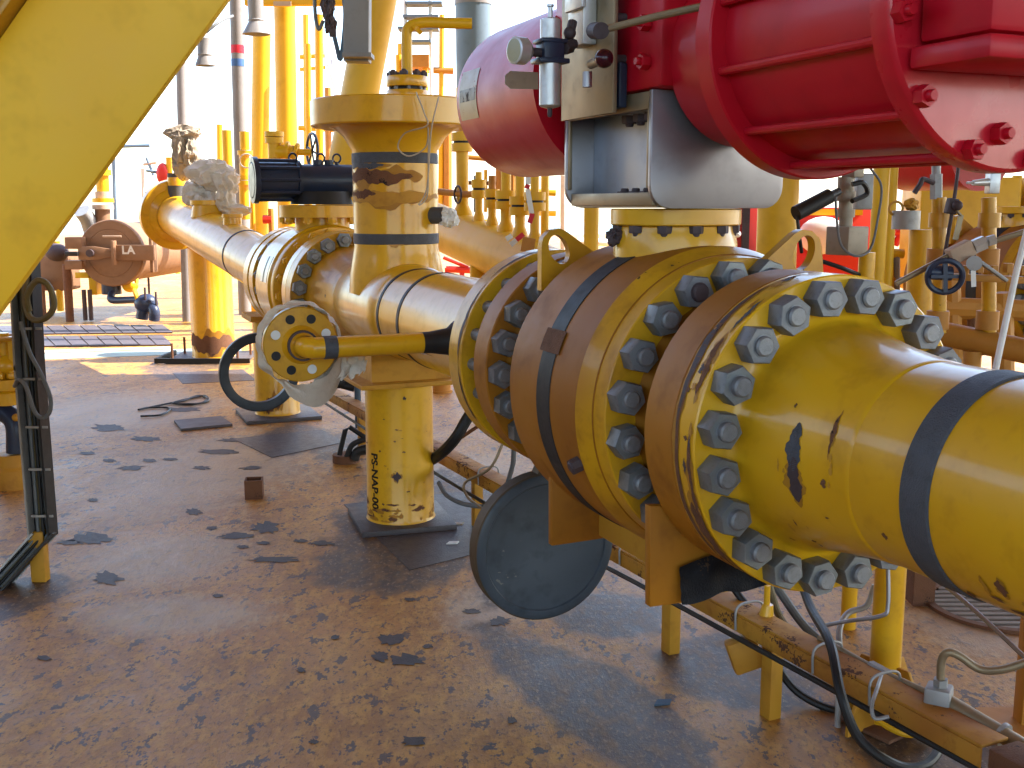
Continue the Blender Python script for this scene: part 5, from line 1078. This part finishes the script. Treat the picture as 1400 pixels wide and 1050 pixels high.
# ------------------------------------------------------------------ pig trap with round door at far left
Yq = 15.0; d0 = P(154, 346, Yq); t = thing('pig_trap', 'rust brown round trap door with clamp bars marked LA', 'pressure door', (d0.x, d0.y, 0))
rd = W(45, Yq)
mb = MB(); mb.lathe([(-.06, .001), (-.06, rd * .70), (-.055, rd * .715), (-.06, rd * .73), (-.06, rd * .97), (-.04, rd), (.12, rd), (.125, rd * .9), (2.4, rd * .9)], d0, Vector((.06, 1, 0)), 64); door = part(t, 'door', mb, 'rust_door')
def db(x0, y0, x1, y1, Y, th, mat, nm, par=None): mb = MB(); a = P(x0, y0, Y); b_ = P(x1, y1, Y); mb.box((a + b_) / 2, (abs(b_.x - a.x), th, abs(b_.z - a.z)), None, .006); return part(par or t, nm, mb, mat)
ba = db(154, 335, 212, 356, 14.82, .10, 'rust_door', 'clamp_bar'); db(92, 324, 116, 340, 14.9, .2, 'rust_door', 'hinge_plate'); db(92, 356, 116, 368, 14.9, .2, 'rust_door', 'hinge_plate'); db(206, 322, 213, 372, 14.95, .2, 'rust_door', 'lock_ring_end')
mb = MB(); o = P(130, 346, 14.83); k_ = W(1, 15); mb.prism([(-22 * k_, -9 * k_), (-22 * k_, 9 * k_), (0, 9 * k_), (24 * k_, 5 * k_), (24 * k_, -5 * k_), (0, -9 * k_)], o, (1, 0, 0), (0, 0, 1), .06, .006); part(t, 'hinge_arm', mb, 'rust_door')
mb = MB(); o = P(124, 346, 14.78); mb.cyl(o, o + Vector((0, -.05, 0)), .05, n=16); part(t, 'hinge_pin', mb, 'bolt_dark')
db(153, 329, 159, 362, 14.75, .12, 'rust_door', 'clamp_yoke'); db(140, 322, 166, 324.5, 14.72, .02, 'tag_beige', 'handle')
me = text_mesh('LA', .15); o = P(166.5, 347, 14.765)
put_text(ba, me, lambda v: Vector((o.x + v.x, 14.768, o.z + v.y)), 'white_ink')
db(90, 344, 108, 350, 14.8, .1, 'black', 'latch')
for x, y1, w_ in ((96, 440, 11), (117, 438, 6), (125, 438, 6)): vc(t, 'leg', x, 362 if x < 100 else 396, y1, 15, w_, 'rust' if x < 100 else 'bolt_dark')
mb = MB(); mb.tube([P(112, 288, 15.3), P(120, 300, 15.4), P(126, 318, 15.5)], .11, 20); part(t, 'nozzle', mb, 'galv')
for a, b_, w_, m in ((232, 240, 22, 'yellow_far'), (240, 262, 17, 'yellow_far'), (271, 277, 28, 'yellow_far'), (280, 286, 28, 'tag_beige'), (262, 271, 20, 'tag_beige'), (286, 306, 20, 'rust_door'), (180, 232, 14, 'yellow_far')): vc(t, 'relief_stack', 141, a, b_, 15.5, w_, m)
vc(t, 'drain_neck', 153, 386, 402, 15.2, 26, 'blue_dark'); px_tube(t, 'drain_pipe', [(153, 400, 15.1), (153, 410, 15.0), (180, 410, 14.8), (200, 410, 14.5)], 10, 'blue_dark', 12); db(126, 374, 138, 402, 15.4, .3, 'yellow_far', 'stand'); db(104, 372, 128, 380, 15.3, .1, 'yellow_far', 'stand')
mb = MB(); mb.sphere(P(178, 390, 15.2), .11, (1, 1, .9)); mb.cyl(P(170, 384, 15.2), P(188, 384, 15.2), .05); part(t, 'drain_valve', mb, 'yellow_far')
t = thing('dark_valve', 'dark valve with yellow clamps on the bright deck below the trap door', 'valve', FL(200, 440))
mb = MB(); mb.sphere(P(200, 415, 14.4), .13, (1.2, 1, 1)); mb.tube([P(196, 420, 14.4), P(194, 436, 14.4)], .08, 16); mb.tube([P(205, 415, 14.4), P(211, 425, 14.3), P(211, 438, 14.3)], .07, 16); part(t, 'body', mb, 'blue_dark')
mb = MB(); mb.torus(P(187, 406, 14.45), (1, .3, .3), .10, .025, 24, 8); part(t, 'clamp', mb, 'yellow_far'); vc(t, 'stem', 214, 399, 420, 14.3, 3, 'bolt_dark'); vc(t, 'stem', 199, 393, 412, 14.3, 3, 'bolt_dark')
# things round the trap
t = thing('blue_panel', 'dark blue narrow panel behind the far end flange', 'panel', FL(205, 420)); db_ = MB(); a = P(201, 262, 17); b_ = P(210, 322, 17); db_.box((a + b_) / 2, (b_.x - a.x, .2, a.z - b_.z)); part(t, 'panel', db_, 'hose_blue'); vc(t, 'leg', 205, 322, 420, 17, 3, 'bolt_dark')
t = thing('relief_valve', 'red round valve bonnet above the far end flange', 'valve', P(222, 250, 16)); mb = MB(); mb.sphere(P(223, 238, 16), .16, (.6, .6, 1)); part(t, 'bonnet', mb, 'red_far'); px_tube(t, 'stem', [(200, 233, 16), (216, 236, 16)], 4, 'blue_grey', 8, False); vc(t, 'pipe', 233, 215, 262, 16, 8, 'yellow_far')
t = thing('pipe_trestle', 'small yellow trestle on the bright deck beside the far column', 'trestle', FL(236, 372))
for x in (226, 243): vc(t, 'leg', x, 330, 374, 22, 6, 'yellow_far')
mb = MB(); mb.beam(P(215, 345, 22), P(252, 345, 22), .1, .14); part(t, 'beam', mb, 'yellow_far'); mb = MB(); mb.box(P(233, 330, 22), (.5, .3, .3), None, .02); part(t, 'load', mb, 'orange_far')
t = thing('pump_set', 'brown and yellow machinery partly hidden behind the diagonal brace', 'machinery', FL(70, 440))
mb = MB(); mb.box(P(75, 370, 16), (.55, .5, .55), None, .03); part(t, 'casing', mb, 'rust_door'); vc(t, 'leg', 83, 330, 425, 15.8, 9, 'yellow_far'); vc(t, 'leg', 57, 380, 440, 15.6, 14, 'rust'); vc(t, 'leg', 71, 385, 430, 16, 5, 'blue_dark')
mb = MB(); mb.sphere(P(78, 345, 15.6), .16, (1, 1, .8)); part(t, 'motor', mb, 'bolt_dark')
# far open-air structures
def hgroup(label, Y, items, name='pipe_rack', cat='structure'):
    t = thing(name, label, cat, FL(items[0][0], 380 if Y > 18 else 420))
    for (x0, y0, x1, y1, w_, m) in items: px_tube(t, 'member', [(x0, y0, Y), (x1, y1, Y)], w_, m, 10, False)
hgroup('far pale yellow frame between broad column and leaning brace tube', 24, [(418, 20, 420, 300, 8, 'yellow_far'), (455, 60, 470, 300, 7, 'white'), (410, 78, 445, 76, 6, 'yellow_far'), (410, 95, 445, 92, 5, 'yellow_far'), (442, 60, 462, 130, 8, 'white')], 'scaffold')
hgroup('far blue grey valves and pipes in the glare left of the brown sack', 26, [(165, 200, 205, 199, 5, 'blue_grey'), (200, 215, 210, 240, 4, 'blue_grey'), (155, 215, 158, 300, 5, 'blue_grey'), (196, 225, 214, 222, 4, 'tag_beige'), (195, 230, 197, 300, 5, 'line_pale')], 'far_pipes')
hgroup('far yellow posts in the glare behind the header pipe', 18, [(770, 240, 770, 400, 8, 'line_pale'), (790, 330, 840, 332, 10, 'white'), (760, 360, 830, 362, 6, 'blue_grey'), (664, 300, 664, 380, 6, 'yellow_far'), (700, 290, 760, 292, 8, 'yellow_far'), (745, 250, 745, 400, 8, 'yellow_far')], 'scaffold')
hgroup('far yellow and orange pipes low between valve and far column', 13, [(370, 285, 372, 330, 8, 'orange_far'), (360, 300, 372, 300, 12, 'red_far'), (345, 270, 347, 330, 6, 'yellow_far'), (352, 330, 400, 330, 8, 'orange_far')], 'far_pipes')

# more far pipe work standing in the glare
hgroup('far yellow pipe bundle between leaning brace tube and blue grey pipe', 17, [(548, 60, 548, 320, 9, 'yellow_far'), (560, 95, 620, 97, 9, 'orange_far'), (604, 20, 602, 330, 7, 'yellow_far'), (575, 110, 577, 330, 12, 'yellow_far'), (540, 130, 625, 133, 6, 'line_pale'), (612, 150, 612, 330, 12, 'orange_far')], 'far_pipes')
hgroup('far yellow and brown pipe bundle behind the grey banded pipe', 19, [(300, 170, 302, 330, 8, 'yellow_far'), (318, 235, 345, 236, 7, 'orange_far'), (362, 150, 364, 330, 8, 'orange_far'), (300, 250, 380, 252, 6, 'yellow_far'), (408, 175, 470, 178, 7, 'yellow_far'), (448, 120, 450, 300, 9, 'orange_far'), (430, 235, 480, 236, 8, 'yellow_far')], 'far_pipes')
hgroup('brown valve fittings in the glare under the spring can', 11, [(640, 215, 720, 222, 7, 'orange_far'), (684, 215, 684, 262, 13, 'orange_far'), (700, 238, 700, 262, 12, 'orange_far'), (650, 240, 650, 290, 5, 'blue_grey'), (664, 232, 664, 290, 5, 'yellow_far'), (720, 262, 760, 264, 9, 'yellow_far'), (640, 250, 690, 251, 6, 'rust')], 'far_pipes')
hgroup('yellow pipe bends and clamps in the gap between sensor and capped post', 7.5, [(1196, 345, 1235, 347, 13, 'yellow_far'), (1215, 335, 1217, 420, 12, 'yellow_far'), (1226, 350, 1226, 430, 9, 'grey_pipe'), (1205, 400, 1236, 402, 8, 'yellow_far'), (1170, 380, 1240, 383, 8, 'orange_far')], 'far_pipes')
hgroup('orange pipe work filling the space below the right manifold', 5.2, [(1260, 420, 1420, 425, 30, 'orange_far'), (1300, 380, 1305, 560, 26, 'orange_far'), (1370, 400, 1372, 560, 30, 'orange_far'), (1330, 420, 1334, 560, 16, 'rust'), (1255, 520, 1420, 530, 22, 'orange_far')], 'far_pipes')
